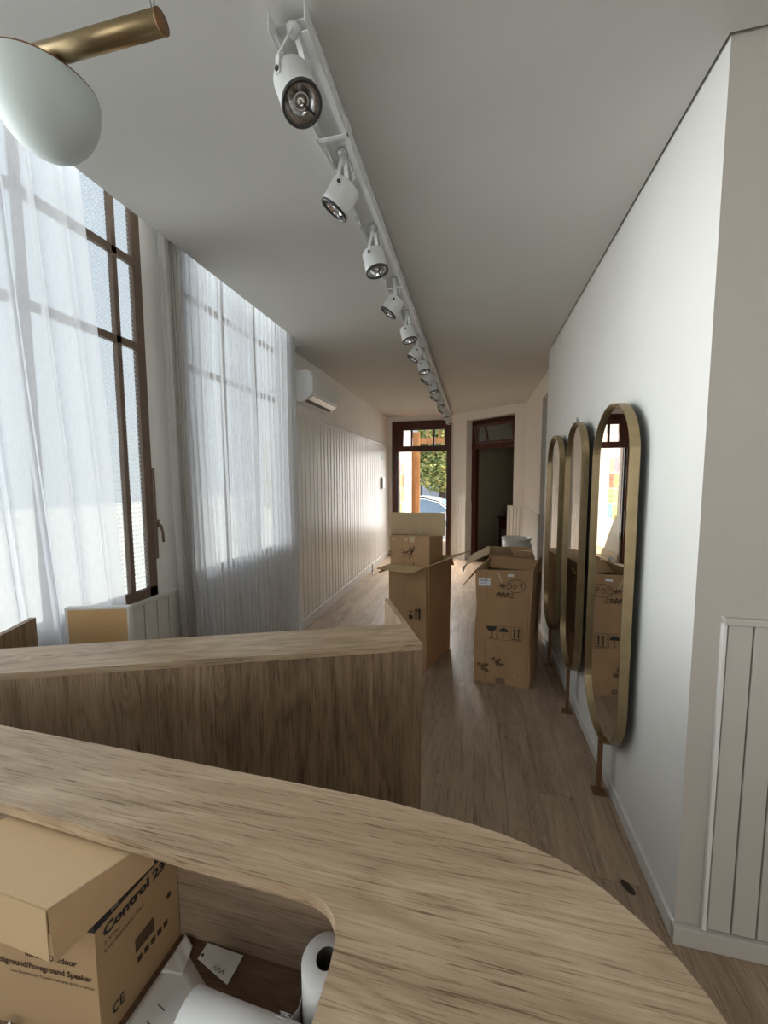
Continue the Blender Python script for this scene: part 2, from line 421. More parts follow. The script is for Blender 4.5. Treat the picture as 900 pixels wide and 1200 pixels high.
# mirror wall and its return at the right
rw = NB(); box(rw, 0.655, 0.80, 1.345, 4.04, 0, 3.12)
struct('wall_right', rw, 'wall')
rt = NB(); box(rt, 0.6555, 2.7, 1.3445, 1.45, 0, 3.12)
wall_return = struct('wall_return', rt, 'greige')
struct('baseboard_right', box(NB(), 0.643, 0.655, 1.345, 4.04, 0, 0.062, 0.002), 'base')
struct('baseboard_return', box(NB(), 0.643, 2.7, 1.322, 1.345, 0, 0.062, 0.003), 'greige_board')
obj('edge_strip', box(NB(), 0.725, 0.737, 1.331, 1.346, 0.062, 1.085, 0.002), 'base', wall_return)
x = 0.739
while x < 2.2:
    obj('board', box(NB(), x + 0.0025, x + 0.0645, 1.335, 1.346, 0.066, 1.064, 0.0025), 'greige_board', wall_return); x += 0.067
obj('cap_rail', box(NB(), 0.725, 2.2, 1.326, 1.346, 1.064, 1.085, 0.003), 'greige_board', wall_return)
# far wall around the street door
D0, D1, DH = -1.575, -0.445, 2.595
fw = NB(); box(fw, -1.66, D0, 7.5, 7.62, 0, 3.12); box(fw, D1, -0.38, 7.5, 7.62, 0, 3.12); box(fw, D0, D1, 7.5, 7.62, DH, 3.12)
wall_far = struct('wall_far', fw, 'far_wall')
obj('cap_rail', box(NB(), -1.66, D0 - 0.004, 7.478, 7.5, 0.0, 2.13, 0.004), 'base', wall_far)
# diagonal wall with the inner doorway
A0 = V((-0.42, 7.5)); A1 = V((0.757, 6.545)); EL = (A1 - A0).length; ee = (A1 - A0).normalized(); nn = V((-ee.y, ee.x))
sa = 0.325; sb = 1.315                                              # opening along the wall
dw = NB()
obox(dw, A0, ee, nn, 0, sa, 0, 0.24, 0, 3.12); obox(dw, A0, ee, nn, sb, EL + 0.16, 0, 0.24, 0, 3.12); obox(dw, A0, ee, nn, sa, sb, 0, 0.24, 2.545, 3.12)
wall_diag = struct('wall_diagonal', dw, 'far_wall')
def dboards(s0, s1, w_, z1):
    s = s0
    while s < s1 - 0.01:
        obj('board', obox(NB(), A0, ee, nn, s + 0.004, min(s + w_, s1) - 0.004, -0.014, 0.002, 0.10, z1 - 0.015), 'board', wall_diag); s += w_
    obj('cap_rail', obox(NB(), A0, ee, nn, s0, s1, -0.018, 0.002, z1 - 0.015, z1), 'board', wall_diag)
    obj('base_rail', obox(NB(), A0, ee, nn, s0, s1, -0.018, 0.002, 0, 0.10), 'base', wall_diag)
dboards(0.012, sa + 0.012, 0.054, 1.085); dboards(sb - 0.10, EL - 0.005, 0.06, 1.06)
obj('jamb_panel', obox(NB(), A0, ee, nn, sa, sa + 0.012, -0.018, 0.16, 0, 1.085), 'board', wall_diag)
# wall beyond, with a wide opening
sw = NB(); box(sw, 0.757, 0.95, 5.0, 6.545, 0, 3.12); box(sw, 0.757, 0.95, 4.04, 5.0, 2.44, 3.12)
wall_side = struct('wall_side', sw, 'far_wall')
y = 5.0
while y < 6.52:
    obj('board', box(NB(), 0.743, 0.757, y + 0.004, min(y + 0.08, 6.53) - 0.004, 0.10, 1.055), 'board', wall_side); y += 0.08
obj('cap_rail', box(NB(), 0.739, 0.757, 4.982, 6.535, 1.055, 1.072), 'board', wall_side)
obj('cap_rail', box(NB(), 0.739, 0.96, 4.982, 5.0, 1.055, 1.072), 'board', wall_side)
obj('base_rail', box(NB(), 0.739, 0.757, 4.982, 6.53, 0, 0.10), 'base', wall_side)
x = 0.745
while x < 0.95:
    obj('board', box(NB(), x + 0.002, x + 0.066, 4.988, 5.0, 0.10, 1.055), 'board', wall_side); x += 0.068
bk = NB(); box(bk, 1.9, 2.0, 1.45, 7.6, 0, 3.12)
struct('wall_passage', bk, 'far_wall')
# room behind the camera, its back window added to carry fill light
bb = NB(); box(bb, -1.86, -0.3, -3.15, -3.05, 0, 3.12); box(bb, 2.1, 2.8, -3.15, -3.05, 0, 3.12); box(bb, -0.3, 2.1, -3.15, -3.05, 0, 0.55); box(bb, -0.3, 2.1, -3.15, -3.05, 2.55, 3.12); struct('wall_back', bb, 'wall')
w3 = NB()
for q in ((-0.3, -0.24, 0.55, 2.55), (2.04, 2.1, 0.55, 2.55), (-0.24, 2.04, 0.55, 0.61), (-0.24, 2.04, 2.49, 2.55), (0.87, 0.93, 0.61, 2.49)): box(w3, q[0], q[1], -3.12, -3.06, q[2], q[3])
added_window = struct('window_back_added', w3, 'window_brown')
for a, b in ((-0.24, 0.87), (0.93, 2.04)): obj('pane', box(NB(), a, b, -3.092, -3.088, 0.61, 2.49), 'glass', added_window)
bb = NB(); box(bb, 2.7, 2.8, -3.05, 1.45, 0, 3.12); struct('wall_near_right', bb, 'wall')
# dark room beyond the inner door
dr = NB()
obox(dr, A0, ee, nn, -0.1, 2.3, 2.4, 2.5, 0, 2.8); obox(dr, A0, ee, nn, -0.1, 0.0, 0.24, 2.4, 0, 2.8); obox(dr, A0, ee, nn, 2.2, 2.3, 0.24, 2.4, 0, 2.8)
obox(dr, A0, ee, nn, -0.1, 2.3, 0.24, 2.5, 2.7, 2.8)
struct('wall_dark_room', dr, 'darkroom')
struct('floor_dark_room', obox(NB(), A0, ee, nn, 0.0, 2.3, 0.0, 2.5, -0.06, -0.004), 'floor_base')
struct('baseboard_dark_room', obox(NB(), A0, ee, nn, 0.0, 2.2, 2.385, 2.4, 0, 0.1), 'brown')

# ---------------------------------------------------------------- windows
def window(name, y0, y1, bars, zb):
    w = NB(); xf0, xf1 = -1.684, -1.658
    box(w, xf0, xf1, y0, y0 + 0.05, WZ0, WZ1); box(w, xf0, xf1, y1 - 0.05, y1, WZ0, WZ1)
    box(w, xf0, xf1, y0, y1, WZ0, WZ0 + 0.05); box(w, xf0, xf1, y0, y1, WZ1 - 0.05, WZ1)
    o = struct(name, w, 'window_brown')
    ys = [y0 + 0.05] + bars + [y1 - 0.05]; zs = [WZ0 + 0.05] + zb + [WZ1 - 0.05]
    for b in bars: obj('mullion', box(NB(), xf0 + 0.003, xf1 + 0.004, b - 0.012, b + 0.012, WZ0 + 0.04, WZ1 - 0.04), 'window_brown', o)
    for z in zb: obj('transom_bar', box(NB(), xf0 + 0.006, xf1 + 0.004, y0 + 0.04, y1 - 0.04, z - 0.017, z + 0.017), 'window_brown', o)
    for a, b in zip(ys, ys[1:]):
        for c, e in zip(zs, zs[1:]):
            obj('pane', box(NB(), -1.676, -1.673, a - 0.005, b + 0.005, c - 0.005, e + 0.005), 'reeded', o)
    return o
w1 = window('window_1', *WY[0], [-1.2, -0.8, -0.4, 0.0, 0.4, 0.8, 1.19, 1.585], [2.165, 2.57])
rod = NB(); box(rod, -1.660, -1.650, 1.735, 1.752, 1.08, 1.56, 0.004); box(rod, -1.664, -1.64, 1.728, 1.758, 1.25, 1.29, 0.004)
hd = obj('window_bolt', rod, 'window_brown', w1)
tube_b = tube(NB(), [(-1.645, 1.743, 1.27), (-1.622, 1.743, 1.26), (-1.618, 1.75, 1.22), (-1.62, 1.755, 1.17)], 0.007, 8)
obj('bolt_handle', tube_b, 'window_brown', hd, True)
w2 = window('window_2', *WY[1], [2.39, 2.78], [2.165, 2.57])
for (y0, y1) in WY:
    struct('window_sill', box(NB(), -1.70, -1.652, y0, y1, 0.87, 0.8849), 'base')

# ---------------------------------------------------------------- street door
def frame_box(o, name, mat, *bs):
    b = NB()
    for q in bs: box(b, *q)
    return obj(name, b, mat, o)
d1 = NB()
box(d1, D0, D0 + 0.085, 7.47, 7.60, 0, DH - 0.11); box(d1, D1 - 0.085, D1, 7.47, 7.60, 0, DH - 0.11); box(d1, D0, D1, 7.47, 7.60, DH - 0.11, DH - 0.002)
box(d1, D0 + 0.085, D1 - 0.085, 7.485, 7.58, 2.02, 2.10)
door1 = struct('door_1', d1, 'brown')
X0, X1 = D0 + 0.085, D1 - 0.085
tr_ = frame_box(door1, 'transom_sash', 'brown', (X0, X0 + 0.13, 7.50, 7.555, 2.10, 2.485), (X1 - 0.04, X1, 7.50, 7.555, 2.10, 2.485), (X0 + 0.13, X1 - 0.04, 7.50, 7.555, 2.10, 2.125), (X0 + 0.13, X1 - 0.04, 7.50, 7.555, 2.425, 2.485),
          (-1.215, -1.18, 7.505, 7.55, 2.125, 2.425), (-0.785, -0.755, 7.505, 7.55, 2.125, 2.425))
for a, b in ((X0 + 0.13, -1.215), (-1.18, -0.785), (-0.755, X1 - 0.04)):
    obj('pane', box(NB(), a, b, 7.526, 7.530, 2.125, 2.425), 'glass', tr_)
obj('stop_strip', box(NB(), X0, X0 + 0.025, 7.53, 7.555, 0.0, 2.02), 'black', door1)
for z in (1.0, 1.78): obj('hinge', tube(NB(), [(X0 + 0.012, 7.525, z - 0.06), (X0 + 0.012, 7.525, z + 0.06)], 0.018, 10), 'black', door1)
obj('latch_plate', box(NB(), D1 - 0.09, D1 - 0.05, 7.455, 7.47, 0.60, 0.72), 'black', door1)
# inner doorway, transom sash tipped open
d2 = NB()
obox(d2, A0, ee, nn, sa, sa + 0.10, 0.155, 0.235, 0, 2.535); obox(d2, A0, ee, nn, sb - 0.05, sb, 0.155, 0.235, 0, 2.535)
obox(d2, A0, ee, nn, sa, sb, 0.155, 0.235, 2.46, 2.54); obox(d2, A0, ee, nn, sa, sb, 0.15, 0.24, 2.03, 2.12)
door2 = struct('door_2', d2, 'brown')
def tipped(s, z, off=0.0):                                         # sash hinged at its foot, head tipped into the hall
    a = 0.30; k = z
    q = A0 + ee * s + nn * (0.15 - math.sin(a) * k - off * math.cos(a)); return V((q.x, q.y, 2.125 + math.cos(a) * k - off * math.sin(a)))
def tbar(b, s0, s1, k0, k1): return slab(b, [tipped(s0, k0), tipped(s1, k0), tipped(s1, k1), tipped(s0, k1)], 0.03)
ts = NB(); S0, S1 = sa + 0.11, sb - 0.06
tbar(ts, S0, S1, 0, 0.035); tbar(ts, S0, S1, 0.29, 0.325); tbar(ts, S0, S0 + 0.045, 0.035, 0.29); tbar(ts, S1 - 0.045, S1, 0.035, 0.29); tbar(ts, S0 + 0.24, S0 + 0.27, 0.035, 0.29)
sash = obj('transom_sash', ts, 'brown', door2)
for a, b in ((S0 + 0.045, S0 + 0.24), (S0 + 0.27, S1 - 0.045)):
    obj('pane', slab(NB(), [tipped(a, 0.035), tipped(b, 0.035), tipped(b, 0.29), tipped(a, 0.29)], 0.004), 'glass', sash)

# ================================================================ OUTSIDE
g = NB(); box(g, -30, 30, 8.9, 45, -0.62, -0.5); box(g, -30, -1.9, -12, 8.9, -0.62, -0.5)
struct('ground', g, plain('street_paving', (0.42, 0.41, 0.39), 0.9, 0, 0.2, 0.1, 2))
porch = struct('floor_porch', box(NB(), -1.7, 1.2, 7.62, 9.6, -0.5, -0.01), plain('porch_tile', lin(206, 182, 150), 0.5, 0, 0.4, 0.05, 6))
pwb = NB(); box(pwb, -1.66, -1.47, 7.62, 9.22, -0.5, 3.0)
pwall = struct('wall_porch', pwb, plain('porch_render', (0.80, 0.78, 0.73), 0.8, 0, 0.2, 0.03, 3))
obj('skirting_tile', box(NB(), -1.47, -1.455, 7.62, 9.22, -0.01, 0.14), plain('skirting_tile', lin(214, 200, 178), 0.5), pwall)
pc = [[lin(200, 206, 160), lin(216, 156, 168)], [lin(212, 130, 108), lin(224, 186, 130)], [lin(164, 178, 136), lin(198, 200, 150)], [lin(146, 182, 200), lin(208, 204, 140)]]
for i in range(4):
    for j in range(2):
        y = 7.86 + 0.24 * (1 - j); z = 1.74 - i * 0.285
        t = NT('print_%d_%d' % (i, j)); n = t.noise(t.coords((9, 9, 9)), 1.6, 3, 1.0)
        t.setp(0.7, 0, 0.2, t.ramp(n, [(0.35, pc[i][j]), (0.6, tuple(min(1, c * 1.5 + 0.05) for c in pc[i][j]))]))
        o = obj('poster', box(NB(), -1.47, -1.467, y - 0.11, y + 0.11, z - 0.13, z + 0.13), t.m)
        tag(o, '%s print, %s row of the %s column on the white porch wall' % (['pale green', 'pink', 'red', 'orange', 'olive', 'lime', 'blue', 'yellow'][i * 2 + j], ['top', 'second', 'third', 'bottom'][i], ['further', 'nearer'][j]), 'poster', 'posters on the porch wall')
pt = thing('porch_post', 'orange-brown timber post holding the porch beam outside the glass door', 'post', (-1.42, 9.42, -0.01))
pbm = NB(); box(pbm, -1.52, -1.33, 9.34, 9.5, -0.01, 2.60); obj('shaft', pbm, 'orange_wood', pt)
pbm = NB(); box(pbm, -1.33, -1.29, 9.30, 9.34, 0.0, 2.60, 0.006); obj('corner_moulding', pbm, 'orange_wood', pt)
pbm = NB(); box(pbm, -1.55, -1.29, 9.28, 9.5, -0.01, 0.2, 0.006); obj('plinth', pbm, 'orange_wood', pt)
bt = thing('porch_beam', 'brown timber beam with short uprights across the porch, seen through the transom', 'beam', (0, 9.42, 2.38))
obj('lower_rail', box(NB(), -1.33, 1.5, 9.36, 9.46, 2.34, 2.46), 'orange_wood', bt)
obj('upper_rail', box(NB(), -1.33, 1.5, 9.36, 9.46, 2.86, 2.96), 'orange_wood', bt)
for k in range(7): obj('upright', box(NB(), -1.13 + k * 0.28, -1.09 + k * 0.28, 9.38, 9.44, 2.46, 2.86), 'orange_wood', bt)
br = NB(); slab(br, [(-1.33, 9.41, 2.05), (-1.33, 9.41, 2.17), (-1.0, 9.41, 2.44), (-1.1, 9.41, 2.44)], 0.05)
obj('brace', br, 'orange_wood', bt)

# tree
def leaf_cluster(bm, c, R, n, size, rng):
    for _ in range(n):
        p = V((rng.gauss(0, 1), rng.gauss(0, 1), rng.gauss(0, 1))).normalized() * (rng.random() ** 0.45)
        p = V(c) + V((p.x * R[0], p.y * R[1], p.z * R[2]))
        a = V((rng.uniform(-1, 1), rng.uniform(-1, 1), rng.uniform(-0.5, 0.5))).normalized(); b = a.orthogonal().normalized()
        b = (b * math.cos(rng.random() * 6) + a.cross(b) * math.sin(rng.random() * 6))
        s = size * rng.uniform(0.6, 1.3)
        v = [bm.verts.new(p - a * s), bm.verts.new(p + b * s * 0.45), bm.verts.new(p + a * s), bm.verts.new(p - b * s * 0.45)]
        bm.faces.new(v)
tt = NT('tree_leaf'); n = tt.noise(tt.coords((1, 1, 1)), 3.0, 4)
tt.setp(0.55, 0, 0.3, tt.ramp(n, [(0.34, lin(112, 138, 98)), (0.50, lin(178, 188, 124)), (0.62, lin(246, 232, 164))]))
rng = random.Random(3)
tree = thing('street_tree', 'leafy green and yellow tree across the street, seen through the glass door', 'tree', (-1.35, 16.5, -0.5))
tb = tube(NB(), [(-1.35, 16.5, -0.5), (-1.33, 16.5, 0.6), (-1.38, 16.5, 1.6), (-1.3, 16.5, 2.6)], [0.17, 0.14, 0.12, 0.07], 10)
obj('trunk', tb, plain('tree_bark', lin(84, 74, 68), 0.9), tree, True)
lb = NB()
for c, R, n in (((-1.35, 16.5, 2.0), (1.25, 1.0, 1.1), 5200), ((-2.2, 16.6, 2.5), (0.9, 0.9, 1.0), 2600), ((-0.6, 16.4, 2.3), (0.8, 0.8, 1.15), 2400), ((-1.4, 16.5, 3.2), (1.1, 0.9, 0.8), 2600)):
    leaf_cluster(lb, c, R, n, 0.10, rng)
obj('foliage', lb, tt.m, tree)
# fence and gate across the street
M['fence'] = plain('fence_grey', lin(104, 106, 116), 0.7)
fn = thing('street_fence', 'dark grey slatted fence across the street behind the tree', 'fence', (-1.5, 19, -0.5))
for k in range(26):
    x = -5.0 + k * 0.30
    if -2.55 < x < -1.6: continue
    obj('slat', box(NB(), x, x + 0.2, 18.98, 19.02, -0.5, 1.35), 'fence', fn)
gt = thing('street_gate', 'pale blue-white metal gate in the grey fence across the street', 'gate', (-2.1, 19, -0.5))
M['gate'] = plain('pale_gate', lin(190, 200, 222), 0.6)
obj('gate_panel', box(NB(), -2.5, -1.62, 18.90, 18.94, -0.45, 1.3), 'gate', gt)
for k in range(4): obj('rib', box(NB(), -2.46 + k * 0.25, -2.42 + k * 0.25, 18.86, 18.9, -0.45, 1.3), 'gate', gt)
hs = struct('wall_street', box(NB(), -14, 14, 24, 24.3, -0.5, 4.2), plain('far_house', lin(226, 216, 200), 0.9))
# parked car (side on, bonnet to the right)
car = thing('parked_car', 'pale blue-white parked car with tinted windows at the kerb beyond the door', 'car', (-1.5, 11.9, -0.5))
M['car'] = plain('car_paint', (0.72, 0.78, 0.84), 0.12, 0, 0.8, 0.02); M['carglass'] = plain('car_glass', lin(168, 204, 240), 0.15, 0, 0.7)
def extr(bm, prof, y0, y1, taper=0.0):
    ys = [(y0, 1), (y1, 1)]
    a = [bm.verts.new((x, y0 + (taper if z > 0.45 else 0), z)) for x, z in prof]; b = [bm.verts.new((x, y1 - (taper if z > 0.45 else 0), z)) for x, z in prof]
    bm.faces.new(a); bm.faces.new(b[::-1])
    for i in range(len(prof)):
        j = (i + 1) % len(prof); bm.faces.new((a[i], b[i], b[j], a[j]))
    return bm
cp = [(-3.6, -0.22), (-3.62, 0.25), (-3.45, 0.42), (-3.0, 0.48), (-2.55, 0.86), (-2.1, 0.97), (-1.45, 0.98), (-1.0, 0.88), (-0.35, 0.46), (0.35, 0.36), (0.52, 0.2), (0.55, -0.22)]
cb_ = extr(NB(), cp, 11.1, 12.75, 0.12); bmesh.ops.bevel(cb_, geom=cb_.edges[:], offset=0.03, segments=2, affect='EDGES')
cbody = obj('body', cb_, 'car', car, True)
gb = NB()
for q in ([(-2.85, 0.50), (-2.48, 0.84), (-1.95, 0.92), (-1.95, 0.50)], [(-1.88, 0.50), (-1.88, 0.92), (-1.42, 0.92), (-1.05, 0.83), (-0.55, 0.50)]):
    slab(gb, [(x, 11.1 + 0.10, z) for x, z in q], 0.04)
    slab(gb, [(x, 12.75 - 0.10, z) for x, z in q], 0.04)
slab(gb, [(-0.94, 11.32, 0.86), (-0.94, 12.53, 0.86), (-0.33, 12.58, 0.47), (-0.33, 11.27, 0.47)], 0.03)
obj('windows', gb, 'carglass', car)
tbm = NB(); tube(tbm, [(-2.95, 11.16, 0.50), (-2.52, 11.16, 0.875), (-1.95, 11.16, 0.955), (-1.42, 11.16, 0.955), (-1.0, 11.16, 0.86), (-0.45, 11.16, 0.50)], 0.02, 6)
obj('window_trim', tbm, 'black', car)
for x in (-2.85, -0.3):
    for y in (11.12, 12.55):
        mw = Matrix.Translation((x, y + 0.1, -0.2)) @ Matrix.Rotation(PI / 2, 4, 'X')
        obj('wheel', lathe(NB(), [(0, -0.1), (0.2, -0.1), (0.3, -0.08), (0.3, 0.08), (0.2, 0.1), (0, 0.1)], mw, 20), 'black', car)
obj('headlamp', box(NB(), 0.38, 0.53, 11.15, 11.5, 0.1, 0.25, 0.02), 'chrome', car)

# ================================================================ CURTAINS
def curtain(name, label, yl, yr, z0, z1, nf, amp, seed, cols, xb=-1.585, bunch=1.0, bend=0.0, mat='sheer'):
    """yl(z), yr(z): left and right edge as functions of height"""
    rg = random.Random(seed); ph = [rg.uniform(0, 6.28) for _ in range(8)]
    bm = NB(); rows = 36; grid = []
    for i in range(rows + 1):
        w = i / rows; z = z1 + (z0 - z1) * w; r_ = []
        for j in range(cols + 1):
            s = j / cols
            s2 = s ** bunch
            y = yl(z) + (yr(z) - yl(z)) * s2
            p = s * nf * 2 * PI + 1.1 * math.sin(s * 9 + ph[0]) + 0.8 * math.sin(s * 23 + ph[1]) + w * 0.9 * math.sin(s * 7 + ph[2])
            a = amp * (0.75 + 0.35 * math.sin(s * 17 + ph[3]) + 0.15 * w)
            xx = xb + a * math.sin(p) + 0.25 * a * math.sin(2.3 * p + ph[4] + w * 1.5) + 0.004 * math.sin(w * 9 + s * 30) + bend * w
            yy = y + 0.35 * a * math.sin(2 * p + ph[5]) 
            r_.append(bm.verts.new((xx, yy, z)))
        grid.append(r_)
    for a, b in zip(grid, grid[1:]):
        for j in range(cols): bm.faces.new((a[j], a[j + 1], b[j + 1], b[j]))
    zc = V((xb, (yl(1) + yr(1)) / 2, 0)); t = thing(name, label, 'curtain', zc)
    obj('sheer_panel', bm, mat, t, True)
    hb = NB(); n_ = 24
    for a, b in ((0, 1),):
        ya, yb = yl(z1), yr(z1); box(hb, xb - 0.004, xb + 0.004, ya, yb, z1 - 0.0, z1 + 0.05)
    obj('heading_tape', hb, 'sheer', t)
    return t
curtain('sheer_curtain', 'near white sheer curtain, wide and billowing, beside the brown window frame', lambda z: -1.1, lambda z: 1.37 + (2.7 - z) * 0.056, 0.03, 2.95, 19, 0.030, 5, 520, mat='sheer_near')
curtain('sheer_curtain', 'far white sheer curtain, tightly gathered, hanging beside the air conditioner', lambda z: 1.83 + 0.02 * math.sin(z * 2.2), lambda z: 3.335, 0.03, 2.95, 25, 0.026, 9, 560, bunch=1.15)
bm = NB(); g_ = []; far_c = [o for o in C.objects if o.name.startswith('sheer_curtain') and o.type == 'EMPTY'][-1]
for i in range(31):
    w = i / 30; z = 2.95 - 2.92 * w; y0 = 1.772 + 0.075 * w; wd = 0.115 - 0.03 * math.sin(w * 2.6); row_ = []
    for j in range(61):
        s_ = j / 60; p = s_ * 5.5 * 2 * PI + 0.6 * math.sin(w * 4)
        row_.append(bm.verts.new((-1.578 + 0.026 * math.sin(p) + 0.006 * math.sin(w * 6 + s_ * 8), y0 + wd * s_ + 0.008 * math.sin(2 * p + w * 2), z)))
    g_.append(row_)
for a, b in zip(g_, g_[1:]):
    for j in range(60): bm.faces.new((a[j], a[j + 1], b[j + 1], b[j]))
obj('gathered_edge', bm, 'sheer_gathered', far_c, True)['label'] = 'bunched greyer near edge of the far curtain'
cr = thing('curtain_rail', 'white curtain rail in the ceiling slot above the two sheer curtains', 'rail', (-1.585, 1.0, 3.0))
obj('track', box(NB(), -1.60, -1.57, -1.2, 3.35, 3.0, 3.02), 'white_metal', cr)
for k in range(4): obj('bracket', box(NB(), -1.595, -1.575, -1.0 + k * 1.4, -0.96 + k * 1.4, 3.02, 3.12), 'white_metal', cr)

# ================================================================ RECEPTION COUNTERS
LZ = 1.03; LT = 0.017; WS = 0.78
outer = [(-1.25, 0.536), (-0.886, 0.532), (-0.5, 0.528), (-0.124, 0.523), (-0.06, 0.518), (0.01, 0.510), (0.045, 0.504), (0.074, 0.496), (0.105, 0.485), (0.129, 0.473), (0.152, 0.457), (0.172, 0.437), (0.190, 0.418), (0.203, 0.399), (0.213, 0.378), (0.219, 0.36), (0.224, 0.33), (0.225, 0.30), (0.225, -0.30)]
inner = [(-0.131, -0.30), (-0.131, 0.278), (-0.1305, 0.322), (-0.132, 0.343), (-0.136, 0.354), (-0.142, 0.362), (-0.150, 0.370), (-0.158, 0.3745), (-0.168, 0.378), (-0.185, 0.380), (-0.214, 0.381), (-0.352, 0.384), (-0.673, 0.395), (-1.25, 0.412)]
ct = thing('reception_counter', 'nearest oak-look counter with rounded outer end and a cut-out over a lower desk', 'counter', (0, 0.3, 0))
lb = prism(NB(), outer + inner, LZ - LT, LZ)
tops = [e for e in lb.edges if abs(e.verts[0].co.z - LZ) < 1e-5 and abs(e.verts[1].co.z - LZ) < 1e-5]
bmesh.ops.bevel(lb, geom=tops, offset=0.0008, segments=1, affect='EDGES')
obj('ledge', lb, 'ledge', ct)
obj('front_panel', box(NB(), -1.25, 0.02, 0.476, 0.494, 0, LZ - LT), 'ledge_h', ct)
o2 = [(0.02, 0.494), (0.06, 0.485), (0.10, 0.470), (0.13, 0.449), (0.158, 0.420), (0.178, 0.390), (0.190, 0.355), (0.195, 0.31), (0.195, -0.30)]
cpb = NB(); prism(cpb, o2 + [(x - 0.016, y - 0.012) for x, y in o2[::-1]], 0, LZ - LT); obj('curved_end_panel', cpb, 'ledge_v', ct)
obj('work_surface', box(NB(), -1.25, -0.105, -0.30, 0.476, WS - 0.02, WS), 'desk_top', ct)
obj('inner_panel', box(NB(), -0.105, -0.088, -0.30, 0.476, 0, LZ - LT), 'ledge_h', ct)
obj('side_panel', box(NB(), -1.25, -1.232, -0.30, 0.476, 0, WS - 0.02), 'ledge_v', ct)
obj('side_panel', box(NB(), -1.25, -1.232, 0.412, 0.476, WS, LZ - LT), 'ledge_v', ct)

F0 = V((-0.140, 1.078)); E2 = V((-0.928, -0.373)); N2 = V((-0.42, 0.9075))
dk = thing('reception_desk', 'second oak-look counter with a straight angled ledge and tall plank-pattern front', 'counter', (F0.x, F0.y, 0))
rotM = Matrix.Rotation(math.atan2(-E2.y, -E2.x), 4, 'Z')
def dobj(name, s0, s1, d0, d1, z0, z1, mat, label=None):
    """desk part kept in the desk's own axes so the grain follows it"""
    b = NB(); obox(b, F0, E2, N2, s0, s1, d0, d1, z0, z1)
    bmesh.ops.translate(b, verts=b.verts, vec=V((-F0.x, -F0.y, 0))); bmesh.ops.transform(b, matrix=rotM.inverted(), verts=b.verts)
    bmesh.ops.recalc_face_normals(b, faces=b.faces)
    me = bpy.data.meshes.new(name); b.to_mesh(me); b.free(); me.materials.append(M[mat])
    o = bpy.data.objects.new(name, me); C.objects.link(o); o.parent = dk; o.rotation_euler = rotM.to_euler()
    if label: o['label'] = label
    return o
dobj('ledge', 0, 1.30, 0, 0.163, LZ - LT, LZ, 'ledge')
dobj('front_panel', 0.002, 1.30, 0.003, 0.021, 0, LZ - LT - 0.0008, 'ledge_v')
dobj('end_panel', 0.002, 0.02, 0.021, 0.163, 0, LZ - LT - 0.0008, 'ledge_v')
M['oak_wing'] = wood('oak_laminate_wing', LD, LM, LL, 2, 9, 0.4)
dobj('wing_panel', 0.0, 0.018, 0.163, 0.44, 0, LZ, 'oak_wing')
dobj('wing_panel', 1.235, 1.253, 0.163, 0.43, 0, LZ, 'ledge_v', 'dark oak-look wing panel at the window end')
dobj('work_surface', 0.02, 1.235, 0.163, 0.44, 0.74, 0.76, 'ledge_h')
# beech-backed cabinet beyond the desk
cbn = thing('upright_panel', 'upright beech-faced panel with white edging, standing before the near sheer curtain', 'panel', (-1.36, 1.2, 0))
P0 = V((-1.470, 1.106)); EX = V((0.215, 0.067)).normalized(); NX = V((-EX.y, EX.x)); cwid = 0.228
obj('back_panel', obox(NB(), P0, EX, NX, 0.010, cwid - 0.008, 0.0, 0.012, 0.0, LZ - 0.008), 'beech', cbn)
e_ = NB(); obox(e_, P0, EX, NX, 0, 0.010, -0.001, 0.022, 0, LZ - 0.008); obox(e_, P0, EX, NX, cwid - 0.008, cwid, -0.001, 0.022, 0, LZ - 0.008)
obj('side_panel', e_, 'laminate', cbn)
obj('top_panel', obox(NB(), P0, EX, NX, 0, cwid, -0.001, 0.022, LZ - 0.008, LZ), 'laminate', cbn)

# ================================================================ THINGS ON THE LOWER DESK
sbx = thing('speaker_carton', 'open-topped brown speaker carton with black printing, under the counter ledge', 'box', (-0.54, 0.41, WS))
q0, q1, q2, q3 = V((-0.64, 0.335)), V((-0.452, 0.347)), V((-0.445, 0.4745)), V((-0.633, 0.4625))
ZT = 0.972
bm = NB(); prism(bm, [q0, q1, q2, q3], WS, ZT - 0.032); obj('body', bm, 'card_box', sbx)
ux = (q1 - q0).normalized(); uy = (q2 - q1).normalized()
grow = lambda k: [q0 + (-ux - uy) * k, q1 + (ux - uy) * k, q2 + (ux + uy * 0) * k, q3 - ux * k]
bm = NB(); prism(bm, [q0 + ux * 0.166 - uy * 0.0005, q1 + (ux - uy) * 0.0005, q2 + ux * 0.0005, q3 + ux * 0.166], ZT - 0.032, ZT); obj('black_band', bm, 'black', sbx)
bm = NB(); prism(bm, [q0, q0 + ux * 0.166, q3 + ux * 0.166, q3], ZT - 0.032, ZT); obj('top_fold', bm, 'card_box', sbx)
FR = frame_of((q1.x, q1.y, WS), (uy.x, uy.y, 0), (0, 0, 1), 0.0005)
FF = frame_of((q1.x, q1.y, WS), (ux.x, ux.y, 0), (0, 0, 1), 0.0005)

